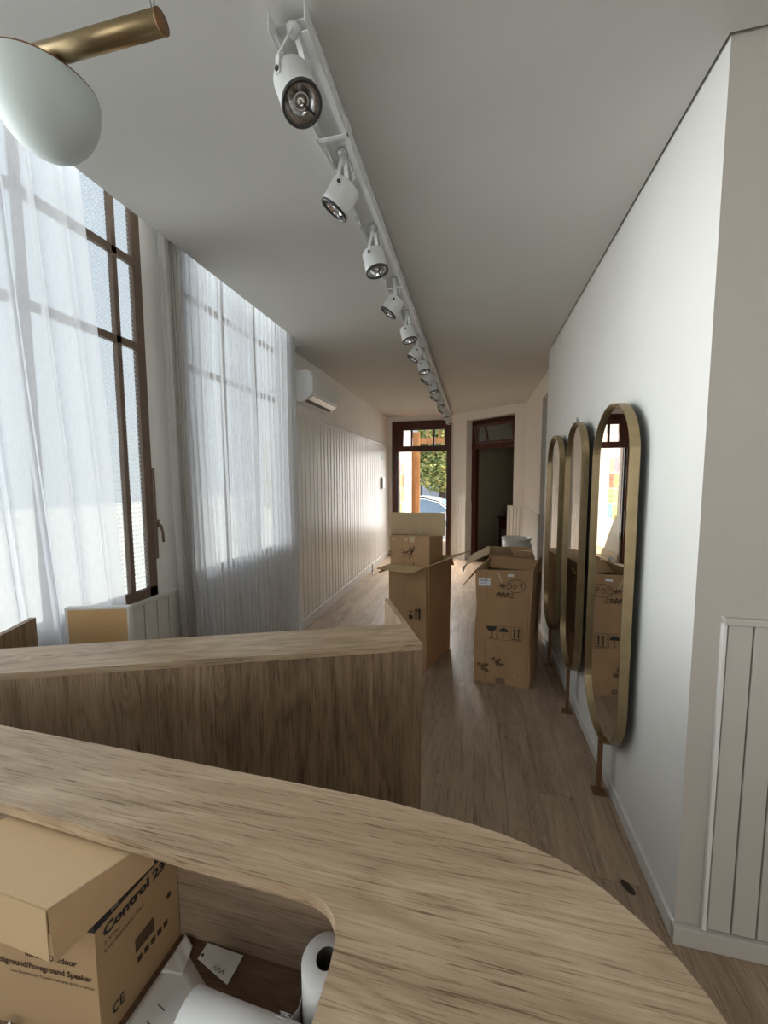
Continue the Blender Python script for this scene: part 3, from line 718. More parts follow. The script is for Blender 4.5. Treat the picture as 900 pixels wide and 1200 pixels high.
text('printed_text', 'Control 23-1', FR, 0.019, sbx, 'ink', at=(0.010, 0.1405), width=0.110, bold=0.0009)
text('printed_text', '2-Way', FR, 0.0075, sbx, 'fadedink', at=(0.010, 0.129), width=0.022)
text('printed_text', 'Loudspeaker Pair', FR, 0.0075, sbx, 'fadedink', at=(0.010, 0.119), width=0.060)
text('printed_text', 'CE', FR, 0.020, sbx, 'ink', at=(0.015, 0.022), width=0.017, bold=0.0006)
bm = NB()
for k in range(6): poly(bm, FR, [(0.052, 0.066 + k * 0.0035), (0.082, 0.066 + k * 0.0035), (0.082, 0.068 + k * 0.0035), (0.052, 0.068 + k * 0.0035)])
for k in range(5): poly(bm, FR, [(0.054 + k * 0.011, 0.048), (0.061 + k * 0.011, 0.048), (0.061 + k * 0.011, 0.056), (0.054 + k * 0.011, 0.056)])
poly(bm, FR, [(0.110 + 0.004 * math.cos(t * PI / 5), 0.090 + 0.004 * math.sin(t * PI / 5)) for t in range(10)])
obj('printed_marks', bm, 'fadedink', sbx)
poly(bm := NB(), FR, [(0.022, 0.1635), (0.032, 0.1635), (0.032, 0.1750), (0.022, 0.1750)]); obj('label_sticker', bm, plain('grey_sticker', lin(120, 112, 100), 0.5), sbx)
text('printed_text', 'Indoor/Outdoor', FF, 0.0115, sbx, 'fadedink', 'RIGHT', at=(-0.030, 0.107), bold=0.0003)
text('printed_text', 'Background/Foreground Speaker', FF, 0.0115, sbx, 'fadedink', 'RIGHT', at=(-0.008, 0.090), bold=0.0003)
text('printed_text', 'Low Distribution Transformer with 8-Ohm Driver', FF, 0.0062, sbx, 'fadedink', 'RIGHT', at=(-0.005, 0.079))

lid = thing('plain_carton', 'plain unprinted brown carton lying on top of the speaker carton', 'box', (-0.55, 0.37, ZT))
def face(b, pts): return b.faces.new([b.verts.new(V(p)) for p in pts])
l0, l1, l2, l3 = V((-0.70, 0.319)), V((-0.4735, 0.3125)), V((-0.4265, 0.412)), V((-0.652, 0.419))
z0, z1 = ZT + 0.0005, 1.0075
bm = prism(NB(), [l0, l1, l2, l3], z0 + 0.002, z1); obj('body', bm, 'card_lid', lid)
dr_ = (l2 - l1).normalized(); nx_ = V((dr_.y, -dr_.x))
bm = NB(); slab(bm, [(*(l1 + nx_ * 0.0012), z1 - 0.001), (*(l2 + nx_ * 0.0012), z1 - 0.001), (*(l2 + nx_ * 0.007), z0 + 0.004), (*(l1 + nx_ * 0.0125 + dr_ * 0.001), 0.947)], 0.0016)
obj('side_flap', bm, 'card_box', lid)
bm = NB(); slab(bm, [(l0.x, l0.y - 0.0012, z1 - 0.001), (l1.x, l1.y - 0.0012, z1 - 0.001), (l1.x + 0.002, l1.y - 0.003, 0.945), (l0.x, l0.y - 0.003, 0.945)], 0.0014); obj('front_flap', bm, 'card_lid', lid)
bm = NB(); tube(bm, [(*(l1 + nx_ * 0.001), z1), (*(l2 + nx_ * 0.001), z1)], 0.0012, 8); obj('folded_edge', bm, 'card_pale', lid)

def sheet(name, label, pts, z, curl=0.0, mat='paper', lines=None):
    bm = NB(); P = [V(p) for p in pts]; n = 10; g = []
    for i in range(n + 1):
        r_ = []
        for j in range(n + 1):
            u, v = i / n, j / n
            p = P[0] * (1 - u) * (1 - v) + P[1] * u * (1 - v) + P[2] * u * v + P[3] * (1 - u) * v
            r_.append(bm.verts.new((p.x, p.y, z + curl * max(0, u - 0.6) ** 2 * 4 + 0.0012 * math.sin(u * 7 + v * 3) ** 2)))
        g.append(r_)
    for a, b in zip(g, g[1:]):
        for j in range(n): bm.faces.new((a[j], a[j + 1], b[j + 1], b[j]))
    c_ = sum(P, V((0, 0))) / 4
    t = thing(name, label, 'paper', (c_.x, c_.y, z))
    o = obj('page', bm, mat, t, True)
    md = o.modifiers.new('thick', 'SOLIDIFY'); md.thickness = 0.0004
    return t
s1 = sheet('paper_sheet', 'large white printed sheet lying on the lower desk beside the speaker carton', [(-0.446, 0.25), (-0.436, 0.465), (-0.355, 0.425), (-0.36, 0.24)], WS + 0.0008)
PF = frame_of((-0.44, 0.30, WS + 0.003), (0.95, -0.25, 0), (0.25, 0.95, 0))
bm = NB()
rg = random.Random(11)
for k in range(16):
    a, b = 0.0 + rg.random() * 0.06, rg.random() * 0.10
    w_ = rg.uniform(0.004, 0.014); poly(bm, PF, [(a, b), (a + w_, b), (a + w_, b + 0.0014), (a, b + 0.0014)])
ribbon(bm, PF, [(0.0, 0.04), (0.05, 0.045), (0.05, 0.02), (0.075, 0.02)], 0.0012)
obj('printed_lines', bm, plain('grey_print', (0.16, 0.16, 0.16), 0.7), s1)
s2 = sheet('paper_sheet', 'small curled white sheet standing against the speaker carton corner', [(-0.436, 0.425), (-0.434, 0.473), (-0.412, 0.462), (-0.402, 0.43)], WS + 0.004, 0.004)
tg = thing('price_tag_card', 'small white card with a punched hole lying by the back panel', 'card', (-0.36, 0.46, WS))
bm = slab(NB(), [(-0.395, 0.452, WS + 0.0035), (-0.3935, 0.4725, WS + 0.0035), (-0.331, 0.4715, WS + 0.002), (-0.334, 0.436, WS + 0.002)], 0.001); obj('card', bm, 'paper', tg)
bm = lathe(NB(), [(0, 0), (0.002, 0), (0.002, 0.0006), (0, 0.0006)], Matrix.Translation((-0.3905, 0.457, WS + 0.0042)), 12); obj('hole', bm, 'ink', tg)
PT = frame_of((-0.366, 0.447, WS + 0.0032), (0.95, -0.28, 0), (0.28, 0.95, 0))
bm = NB(); ribbon(bm, PT, [(0, 0), (0.003, 0.004), (0.006, 0.0), (0.010, 0.005), (0.013, 0.001), (0.017, 0.006), (0.020, 0.002)], 0.0008); obj('handwriting', bm, 'wire', tg)
# rolled drawing
rl = thing('paper_roll', 'large white rolled-up sheet lying across the lower desk', 'paper roll', (-0.26, 0.35, WS))
ax = V((1.0, -0.02, 0)).normalized(); bm = NB(); c0 = V((-0.343, 0.365, WS + 0.0375)); R_ = 0.037
prof = []
sp = []
for k in range(61):
    t = k / 60 * 2 * PI * 1.6; rr = R_ - 0.0011 * (t / (2 * PI))
    sp.append((rr * math.cos(t + 2.2), rr * math.sin(t + 2.2)))
side = V((0, 1, 0))
A_ = [bm.verts.new(c0 + side * p + V((0, 0, q))) for p, q in sp]; B_ = [bm.verts.new(c0 + ax * 0.23 + side * p * 0.94 + V((0, 0, q * 0.94 - 0.002))) for p, q in sp]
for i in range(60): bm.faces.new((A_[i], A_[i + 1], B_[i + 1], B_[i]))
o = obj('rolled_sheet', bm, 'paper', rl, True); md = o.modifiers.new('thick', 'SOLIDIFY'); md.thickness = 0.0005
bm = NB(); rg = random.Random(4)
for k in range(7):
    t = 1.15 + 0.09 * (k % 3); s_ = 0.115 + rg.random() * 0.012; t0 = 0.5 + k * 0.17
    p = c0 + ax * s_ + side * (R_ + 0.0006) * math.cos(t0) + V((0, 0, (R_ + 0.0006) * math.sin(t0)))
    q = c0 + ax * (s_ + 0.012) + side * (R_ + 0.0006) * math.cos(t0 + 0.04) + V((0, 0, (R_ + 0.0006) * math.sin(t0 + 0.04)))
    tube(bm, [p, q], 0.0005, 4)
obj('pencil_marks', bm, plain('faint_print', (0.5, 0.5, 0.5), 0.8), rl)
# toilet-style roll standing on end
tr0 = thing('tissue_roll', 'white paper roll standing on end with a dark hollow core and a loose tail', 'paper roll', (-0.185, 0.43, WS))
mt = Matrix.Translation((-0.183, 0.438, WS + 0.0005))
obj('wound_paper', lathe(NB(), [(0.0135, 0.0), (0.0315, 0.0), (0.0325, 0.002), (0.0325, 0.084), (0.0315, 0.086), (0.0135, 0.086)], mt, 40), 'paper', tr0, True)
obj('core', lathe(NB(), [(0.0137, 0.0), (0.0137, 0.0855), (0.0125, 0.0855), (0.0125, 0.002), (0, 0.002)], mt, 32), 'core', tr0, True)
bm = NB(); pts = [(-0.2158, 0.438), (-0.2160, 0.430), (-0.2150, 0.418), (-0.222, 0.406)]
g = [[bm.verts.new((x, y, WS + 0.002 + 0.082 * k)) for x, y in pts] for k in (0, 0.35)]
for j in range(3): bm.faces.new((g[0][j], g[0][j + 1], g[1][j + 1], g[1][j]))
o = obj('loose_tail', bm, 'paper', tr0); o.modifiers.new('thick', 'SOLIDIFY').thickness = 0.0006
wt = thing('paper_scrap', 'small white folded paper scrap peeking out at the lower left, before the carton', 'paper', (-0.575, 0.322, WS))
obj('fold', slab(NB(), [(-0.59, 0.300, WS + 0.002), (-0.58, 0.330, WS + 0.018), (-0.568, 0.325, WS + 0.016), (-0.556, 0.300, WS + 0.002)], 0.001), 'paper', wt)

# ================================================================ MIRRORS
def mirror(label, loc, rot, w, z0, z1, first=None):
    t = thing('standing_mirror', label, 'mirror', (0, 0, 0), 'three brass pill mirrors along the right wall')
    R = w / 2; zc0, zc1 = z0 + R, z1 - R; n = 28
    def outline(r_):
        k = R - r_
        return [(r_ * math.cos(a), zc1 + r_ * math.sin(a)) for a in [PI * i / n for i in range(n + 1)]] + [(r_ * math.cos(a), zc0 + r_ * math.sin(a)) for a in [PI + PI * i / n for i in range(n + 1)]]
    bm = NB(); oo, ii = outline(R), outline(R - 0.0045); xs = (-0.019, 0.019)
    v = {(s, x): [bm.verts.new((x, a, b)) for a, b in L] for s, L in (('o', oo), ('i', ii)) for x in xs}
    N = len(oo)
    for i in range(N):
        j = (i + 1) % N
        bm.faces.new((v['o', xs[0]][i], v['o', xs[0]][j], v['o', xs[1]][j], v['o', xs[1]][i]))
        bm.faces.new((v['i', xs[0]][i], v['i', xs[1]][i], v['i', xs[1]][j], v['i', xs[0]][j]))
        for x in xs: bm.faces.new((v['o', x][i], v['i', x][i], v['i', x][j], v['o', x][j]))
    obj('frame', bm, 'brass', t)
    bm = NB(); gi = outline(R - 0.0046); a = [bm.verts.new((-0.002, p, q)) for p, q in gi]; b = [bm.verts.new((0.004, p, q)) for p, q in gi]
    bm.faces.new(a); bm.faces.new(b[::-1])
    for i in range(len(gi)): j = (i + 1) % len(gi); bm.faces.new((a[i], a[j], b[j], b[i]))
    obj('glass', bm, 'mirror', t)
    bm = NB(); bm2 = outline(R - 0.006); a = [bm.verts.new((0.006, p, q)) for p, q in bm2]; b = [bm.verts.new((0.012, p, q)) for p, q in bm2]
    bm.faces.new(a); bm.faces.new(b[::-1])
    for i in range(len(bm2)): j = (i + 1) % len(bm2); bm.faces.new((a[i], a[j], b[j], b[i]))
    obj('backing', bm, 'mback', t)
    obj('post', box(NB(), -0.008, 0.008, -0.014, 0.014, 0.006, z0 + 0.012, 0.002), 'rust', t)
    obj('foot_plate', box(NB(), -0.030, 0.030, -0.028, 0.028, 0.0, 0.007, 0.0015), 'rust', t)
    obj('wall_spacer', box(NB(), 0.012, 0.050, -0.01, 0.01, z1 - 0.30, z1 - 0.28), 'rust', t)
    t.location = loc; t.rotation_euler = (0, 0, rot); return t
M['mback'] = plain('mirror_backing', (0.08, 0.09, 0.09), 0.7)
m1 = mirror('nearest and largest of the three brass pill-shaped mirrors on posts', (0.598, 1.947, 0), math.radians(0.8), 0.47, 0.287, 1.826)
m2 = mirror('middle brass pill-shaped mirror on a post, between the other two', (0.597, 2.61, 0), math.radians(-1.6), 0.47, 0.305, 1.835)
m3 = mirror('furthest brass pill-shaped mirror, its foot beside the big cardboard box', (0.600, 3.26, 0), math.radians(0.4), 0.47, 0.315, 1.825)
cr2 = tube(NB(), [(0.0, -0.012, 1.835), (0.004, -0.008, 1.862), (0.0, 0.0, 1.842), (-0.004, 0.01, 1.868), (0.0, 0.014, 1.835)], 0.0022, 6)
bmesh.ops.translate(cr2, verts=cr2.verts, vec=m2.location); obj('wire_hook', cr2, 'wire', m2)

# ================================================================ CARDBOARD BOXES
def mixp(a, b, k): return a * (1 - k) + b * k
def open_box(name, label, bot, top, mat='card', th=0.006, crumple=None, inside='card_in'):
    """bot, top: four world corners, front-left, front-right, back-right, back-left"""
    B = [V(p) for p in bot]; T = [V(p) for p in top]; c_ = sum(B, V()) / 4
    t = thing(name, label, 'box', (c_.x, c_.y, 0), 'cardboard boxes on the floor')
    bm = NB(); n = 10; cen = [sum((mixp(B[i], T[i], k / n) for i in range(4)), V()) / 4 for k in range(n + 1)]
    def ring(inset, k):
        out = []
        for i in range(4):
            a, b = mixp(B[i], T[i], k / n), mixp(B[(i + 1) % 4], T[(i + 1) % 4], k / n)
            for s in (0, 0.04, 0.12, 0.33, 0.66, 0.88, 0.96):
                p = mixp(a, b, s)
                if crumple: p = p + crumple(i, s, k / n)
                dv = (cen[k] - p); dv.z = 0
                p = p + dv.normalized() * inset; out.append(p)
        return out
    O = [[bm.verts.new(p) for p in ring(0, k)] for k in range(n + 1)]; I = [[bm.verts.new(p) for p in ring(th * 1.4, k)] for k in range(1, n + 1)]
    m_ = len(O[0])
    for a, b in zip(O, O[1:]):
        for i in range(m_): bm.faces.new((a[i], a[(i + 1) % m_], b[(i + 1) % m_], b[i]))
    inner_f = []
    for a, b in zip(I, I[1:]):
        for i in range(m_): inner_f.append(bm.faces.new((a[i], b[i], b[(i + 1) % m_], a[(i + 1) % m_])))
    for i in range(m_): inner_f.append(bm.faces.new((O[-1][i], O[-1][(i + 1) % m_], I[-1][(i + 1) % m_], I[-1][i])))
    bm.faces.new(O[0][::-1]); inner_f.append(bm.faces.new(I[0]))
    for f_ in inner_f: f_.material_index = 1
    obj('body', bm, [mat, inside], t)
    return t
def flap(t, name, pts, mat='card_in', th=0.005, label=None):
    bm = slab(NB(), pts, th); o = obj(name, bm, mat, t)
    if label: o['label'] = label
    return o
# --- right-hand tall box, number 509
RB = [(0.010, 2.895, 0.0), (0.392, 2.842, 0.0), (0.508, 3.262, 0.0), (0.126, 3.315, 0.0)]
RT = [(0.012, 2.880, 0.840), (0.412, 2.940, 0.836), (0.520, 3.265, 0.850), (0.140, 3.40, 0.845)]
def cr_r(i, s, k):
    d_ = math.exp(-((k - 0.66) / 0.14) ** 2)
    if i == 0: return V((0.012 * d_ * (1 - s) ** 3, -0.004 * math.sin(s * PI) * math.sin(k * 5), 0))
    if i == 3: return V((0.022 * d_ * s + 0.01 * math.sin(k * 9) * s, 0, 0))
    return V((0.006 * math.sin(k * 7 + i), 0.004 * math.sin(k * 6 + s), 0))
br_ = open_box('cardboard_box', 'tall open brown box with shipping symbols and a circled number, right of the aisle', RB, RT, 'card', crumple=cr_r)
flap(br_, 'flap', [(0.012, 2.882, 0.838), (0.138, 3.395, 0.844), (0.05, 3.36, 0.745), (-0.075, 2.95, 0.705)], 'card')
flap(br_, 'flap', [(0.14, 3.398, 0.846), (0.515, 3.27, 0.850), (0.50, 3.10, 0.795), (0.120, 3.215, 0.79)], 'card')
flap(br_, 'flap', [(0.415, 2.945, 0.838), (0.522, 3.262, 0.850), (0.515, 3.255, 0.886), (0.44, 3.03, 0.858)], 'card')
tl = V((0.012, 2.880, 0.84)); tr1 = V((0.412, 2.940, 0.836)); bl = V((0.010, 2.895, 0)); br1 = V((0.392, 2.842, 0))
def FRB(a, b, h=0.0):                                              # a across 0..1, b up 0..1 on the front face
    p = mixp(mixp(bl, br1, a), mixp(tl, tr1, a), b); p = p + cr_r(0, a, b)
    return p + V((0.0, -0.0028 - h, 0))
def rib(pts, w): 
    bm = NB()
    for p, q in zip(pts, pts[1:]):
        A, B_ = FRB(*p), FRB(*q); L = (B_ - A).length
        if L < 1e-5: continue
        dd = (B_ - A) / L; nn_ = V((-dd.z, 0, dd.x)) * (w / 2); e_ = dd * (w / 3)
        slab(bm, [A - e_ + nn_, A - e_ - nn_, B_ + e_ - nn_, B_ + e_ + nn_], 0.0006)
    return bm
def join(*bms):
    o = NB()
    for b in bms:
        me = bpy.data.meshes.new('j'); b.to_mesh(me); b.free(); o.from_mesh(me); bpy.data.meshes.remove(me)
    return o
def pol(pts): return slab(NB(), [FRB(*p) for p in pts], 0.0006)
def strokes(lines, w): return join(*[rib(l, w) for l in lines])
circ = [(0.72 + 0.165 * math.cos(a), 0.865 + 0.055 * math.sin(a)) for a in [2 * PI * k / 22 for k in range(23)]]
obj('circled_number', strokes([circ, 
    [(0.645, 0.888), (0.605, 0.888), (0.60, 0.866), (0.635, 0.868), (0.645, 0.850), (0.61, 0.838), (0.595, 0.842)],
    [(0.70, 0.884), (0.67, 0.866), (0.69, 0.842), (0.73, 0.85), (0.735, 0.875), (0.70, 0.884)],
    [(0.83, 0.868), (0.785, 0.868), (0.78, 0.888), (0.815, 0.893), (0.83, 0.868), (0.81, 0.836)]], 0.0036), 'pen', br_)
obj('handwriting', strokes([[(0.44, 0.848), (0.47, 0.890), (0.475, 0.846)], [(0.42, 0.866), (0.53, 0.864)], [(0.50, 0.885), (0.51, 0.845), (0.53, 0.878)],
    [(0.36, 0.790), (0.60, 0.785)], [(0.38, 0.802), (0.62, 0.797)], [(0.37, 0.775), (0.58, 0.772)], [(0.40, 0.765), (0.43, 0.810), (0.46, 0.765), (0.50, 0.812), (0.53, 0.765), (0.58, 0.808), (0.60, 0.765)],
    [(0.62, 0.795), (0.655, 0.803), (0.67, 0.790), (0.62, 0.766), (0.70, 0.764)]], 0.004), 'pen', br_)
rg = random.Random(2); sq = []
for cx, cy, k in ((0.40, 0.215, 5), (0.47, 0.18, 4), (0.16, 0.155, 6), (0.20, 0.11, 4)):
    for i in range(k):
        a = cx + (i - k / 2) * 0.035; b = cy + rg.uniform(-0.012, 0.012)
        sq += [[(a, b), (a + 0.05, b + 0.004)], [(a + 0.02, b + 0.018), (a + 0.02, b - 0.016)], [(a, b - 0.012), (a + 0.045, b - 0.010)]]
obj('scribbled_characters', strokes(sq, 0.003), 'pen', br_)
# shipping symbols: fragile glass, umbrella, arrows
def outline_box(x0, x1, y0, y1): return [(x0, y0), (x1, y0), (x1, y1), (x0, y1), (x0, y0)]
y0, y1 = 0.395, 0.515
obj('symbol_frames', strokes([outline_box(0.205, 0.40, y0, y1), outline_box(0.43, 0.625, y0, y1), outline_box(0.655, 0.85, y0, y1)], 0.002), 'pen', br_)
bowl = [(0.215, 0.508)] + [(0.305 + 0.09 * math.cos(a), 0.500 - 0.042 * math.sin(a) + 0.004) for a in [PI - PI * k / 10 for k in range(11)]] + [(0.395, 0.508)]
obj('glass_symbol', join(pol(bowl[::-1]), pol([(0.298, 0.465), (0.298, 0.41), (0.312, 0.41), (0.312, 0.465)]), pol([(0.26, 0.412), (0.26, 0.404), (0.35, 0.404), (0.35, 0.412)])), 'ink', br_)
um = [(0.528 + 0.082 * math.cos(a), 0.465 + 0.036 * math.sin(a)) for a in [PI * k / 12 for k in range(13)]]
obj('umbrella_symbol', join(pol(um), rib([(0.528, 0.465), (0.528, 0.418), (0.515, 0.410), (0.505, 0.418)], 0.003)), 'ink', br_)
arw = []
for cx in (0.715, 0.79):
    arw += [pol([(cx - 0.026, 0.478), (cx + 0.026, 0.478), (cx, 0.505)]), pol([(cx - 0.011, 0.418), (cx + 0.011, 0.418), (cx + 0.011, 0.479), (cx - 0.011, 0.479)])]
arw.append(pol([(0.68, 0.404), (0.825, 0.404), (0.825, 0.411), (0.68, 0.411)]))
obj('arrow_symbol', join(*arw), 'ink', br_)
obj('address_label', pol([(0.055, 0.862), (0.265, 0.862), (0.265, 0.93), (0.055, 0.93)]), 'paper', br_)
obj('label_print', strokes([[(0.075, 0.912), (0.17, 0.912)], [(0.075, 0.904), (0.24, 0.904)], [(0.16, 0.916), (0.22, 0.916)], [(0.09, 0.885), (0.20, 0.885)]], 0.004), plain('blue_grey_print', lin(120, 140, 160), 0.7), br_)
obj('small_sticker', pol([(0.56, 0.945), (0.67, 0.945), (0.68, 0.965), (0.57, 0.968)]), 'paper', br_)
obj('tape_piece', pol([(0.37, 0.985), (0.405, 0.985), (0.49, 0.89), (0.47, 0.885)]), 'tape', br_)
obj('tape_piece', pol([(0.40, 0.012), (0.58, 0.012), (0.58, 0.055), (0.40, 0.055)]), plain('brown_tape', lin(132, 104, 88), 0.3), br_)
obj('fold_line', strokes([[(0.205, 0.02), (0.205, 0.98)], [(0.945, 0.02), (0.945, 0.80)]], 0.002), plain('crease', lin(122, 92, 64), 0.8), br_)
for (a, b) in ((0.30, 0.24), (0.80, 0.13), (0.72, 0.10)): obj('scuff', pol([(a, b), (a + 0.05, b - 0.004), (a + 0.045, b + 0.006), (a + 0.01, b + 0.008)]), 'tape', br_)
# arrows on its right side, which the near mirror shows
rs0, rs1, ru0, ru1 = V(RB[1]), V(RB[2]), V(RT[1]), V(RT[2])
def FRS(a, b): 
    p = mixp(mixp(rs0, rs1, a), mixp(ru0, ru1, a), b) + cr_r(1, a, b); return p + V((0.0055, -0.001, 0))
def pol2(pts): return slab(NB(), [FRS(*p) for p in pts], 0.0006)
def rib2(pts, w):
    o = NB()
    for p, q in zip(pts, pts[1:]):
        A, B_ = FRS(*p), FRS(*q); dd = (B_ - A).normalized(); nn_ = dd.cross(V((0.95, -0.3, 0))).normalized() * (w / 2)
        slab(o, [A + nn_, A - nn_, B_ - nn_, B_ + nn_], 0.0006)
    return o
ar2 = []
for cx in (0.60, 0.70):
    ar2 += [pol2([(cx - 0.03, 0.475), (cx + 0.03, 0.475), (cx, 0.50)]), pol2([(cx - 0.012, 0.42), (cx + 0.012, 0.42), (cx + 0.012, 0.476), (cx - 0.012, 0.476)])]
ar2 += [pol2([(0.55, 0.405), (0.75, 0.405), (0.75, 0.412), (0.55, 0.412)]), rib2(outline_box(0.52, 0.78, 0.395, 0.515), 0.003), rib2([(0.58 + 0.17 * math.cos(a), 0.87 + 0.05 * math.sin(a)) for a in [2 * PI * k / 16 for k in range(17)]], 0.004)]
obj('side_symbols', join(*ar2), 'ink', br_)
# --- box behind it
RB2 = [(0.128, 3.52, 0.0), (0.498, 3.46, 0.0), (0.525, 3.93, 0.0), (0.142, 3.94, 0.0)]
RT2 = [(p[0], p[1], 0.838) for p in RB2]
bx2 = open_box('cardboard_box', 'brown box with half its lid shut, standing behind the box with the circled number', RB2, RT2, 'card')
flap(bx2, 'flap', [(0.330, 3.487, 0.842), (0.498, 3.46, 0.842), (0.525, 3.93, 0.842), (0.338, 3.935, 0.842)], 'card')
flap(bx2, 'flap', [(0.128, 3.52, 0.840), (0.142, 3.94, 0.840), (-0.055, 3.90, 0.735), (-0.070, 3.53, 0.73)], 'card_pale', label='pale left flap of the box, folded out')
bm = NB(); slab(bm, [(-0.07, 3.52, 0.735), (-0.058, 3.60, 0.738), (-0.105, 3.55, 0.70), (-0.095, 3.50, 0.66)], 0.003); slab(bm, [(-0.06, 3.80, 0.742), (-0.055, 3.88, 0.745), (-0.06, 3.86, 0.80), (-0.085, 3.82, 0.775)], 0.003); obj('torn_tape', bm, 'paper', bx2)
obj('tape_strip', slab(NB(), [(0.37, 3.70, 0.8455), (0.52, 3.68, 0.8455), (0.522, 3.74, 0.8455), (0.375, 3.76, 0.8455)], 0.0006), 'tape', bx2)
# --- left-hand tall box
LB = [(-0.660, 3.025, 0.0), (-0.352, 2.955, 0.0), (-0.205, 3.430, 0.0), (-0.513, 3.50, 0.0)]
LTp = [(-0.668, 3.030, 0.815), (-0.362, 2.975, 0.818), (-0.190, 3.430, 0.830), (-0.510, 3.49, 0.825)]
cr_l = lambda i, s, k: V((0.012 * math.sin(k * 6 + 1) * math.exp(-((s - 0.96) / 0.2) ** 2), 0, 0)) if i == 1 else V((0, -0.003 * math.sin(s * PI) * math.sin(k * 4), 0))
bl_ = open_box('cardboard_box', 'tall open brown box left of the aisle, flaps spread, a counter corner before it', LB, LTp, 'card', crumple=cr_l)
flap(bl_, 'flap', [(-0.668, 3.030, 0.818), (-0.364, 2.975, 0.821), (-0.445, 2.840, 0.798), (-0.735, 2.900, 0.806)], 'card_in', label='pale inside of the front flap')
flap(bl_, 'flap', [(-0.669, 3.032, 0.815), (-0.513, 3.488, 0.823), (-0.62, 3.36, 0.735), (-0.755, 3.02, 0.745)], 'card')
flap(bl_, 'flap', [(-0.360, 2.977, 0.820), (-0.190, 3.428, 0.831), (-0.02, 3.30, 0.905), (-0.065, 2.92, 0.950)], 'card_in')
flap(bl_, 'flap', [(-0.508, 3.492, 0.826), (-0.192, 3.432, 0.831), (-0.172, 3.50, 0.73), (-0.495, 3.56, 0.72)], 'card')
FL = frame_of((-0.352, 2.955, 0), V((-0.352, 2.955, 0)) - V((-0.660, 3.025, 0)), (0, -0.02, 1), 0.003)
bm = NB()
for x in (-0.085, -0.058):
    poly(bm, FL, [(x - 0.006, 0.40), (x + 0.006, 0.40), (x + 0.006, 0.475), (x - 0.006, 0.475)])
    poly(bm, FL, [(x - 0.013, 0.472), (x + 0.013, 0.472), (x, 0.50)])
poly(bm, FL, [(-0.145, 0.46), (-0.115, 0.46), (-0.115, 0.466), (-0.145, 0.466)]); poly(bm, FL, [(-0.133, 0.43), (-0.127, 0.43), (-0.127, 0.465), (-0.133, 0.465)])
poly(bm, FL, [(-0.15, 0.43), (-0.11, 0.43), (-0.115, 0.405), (-0.13, 0.398), (-0.145, 0.405)])
obj('shipping_symbols', bm, 'ink', bl_)
bm = NB(); ribbon(bm, FL, [(-0.185, 0.70), (-0.183, 0.55)], 0.003); obj('crease', bm, plain('crease_line', lin(112, 84, 58), 0.8), bl_)
# --- box behind it, with one flap raised
LB2 = [(-0.650, 3.048, 0.30), (-0.338, 2.995, 0.30), (-0.258, 3.25, 0.30), (-0.560, 3.31, 0.30)]
LT2 = [(-0.660, 3.048, 1.052), (-0.338, 2.995, 1.058), (-0.256, 3.25, 1.030), (-0.570, 3.31, 1.028)]
b2 = open_box('cardboard_box', 'brown box marked with a black cross, standing inside the left open box', LB2, LT2, 'card')
bm = NB(); slab(bm, [(-0.708, 3.300, 1.022), (-0.480, 3.297, 1.024), (-0.482, 3.315, 1.212), (-0.713, 3.325, 1.210)], 0.004); slab(bm, [(-0.480, 3.297, 1.024), (-0.345, 3.283, 1.026), (-0.345, 3.300, 1.216), (-0.482, 3.315, 1.212)], 0.004); slab(bm, [(-0.345, 3.283, 1.026), (-0.238, 3.262, 1.026), (-0.236, 3.275, 1.216), (-0.345, 3.300, 1.216)], 0.004)
o = obj('raised_flap', bm, 'card_pale', b2)
FB = frame_of((-0.655, 3.048, 0), (0.318, -0.053, 0), (0, 0, 1), 0.004)
bm = NB()
for ln in ([(0.09, 0.945), (0.19, 0.885)], [(0.10, 0.88), (0.17, 0.96), (0.18, 0.91)], [(0.09, 0.915), (0.20, 0.935)], [(0.155, 0.87), (0.195, 0.975)], [(0.165, 0.90), (0.205, 0.965)], [(0.11, 0.845), (0.113, 0.82)], [(0.195, 0.845), (0.195, 0.82)]): ribbon(bm, FB, ln, 0.0045)
obj('marker_cross', bm, 'pen', b2)
bm = NB()
for q in ([(0.155, 1.05), (0.205, 1.05), (0.197, 1.0), (0.165, 1.01)], [(0.01, 1.03), (0.04, 1.025), (0.034, 1.01), (0.014, 1.012)], [(0.12, 1.035), (0.15, 1.04), (0.14, 1.005), (0.125, 1.01)]): slab(bm, [FB(*p) for p in q], 0.002)
slab(bm, [(-0.475, 3.29, 1.03), (-0.43, 3.287, 1.03), (-0.44, 3.285, 1.06), (-0.47, 3.285, 1.08)], 0.002)
obj('torn_tape', bm, 'tape', b2)
# white bin near the far wall
bn = thing('waste_bin', 'white round bin standing behind the boxes near the far wall', 'bin', (0.50, 5.0, 0))
obj('pail', lathe(NB(), [(0, 0.0), (0.145, 0.0), (0.15, 0.01), (0.168, 0.77), (0.163, 0.77), (0.145, 0.02), (0, 0.02)], Matrix.Translation((0.50, 5.0, 0)), 36), 'white_plastic', bn, True)
obj('rim', lathe(NB(), [(0.166, 0.755), (0.174, 0.758), (0.174, 0.78), (0.164, 0.78), (0.163, 0.765)], Matrix.Translation((0.50, 5.0, 0)), 36), 'white_plastic', bn, True)
obj('liner_tab', box(NB(), 0.652, 0.676, 4.95, 4.99, 0.52, 0.72), 'white_plastic', bn)

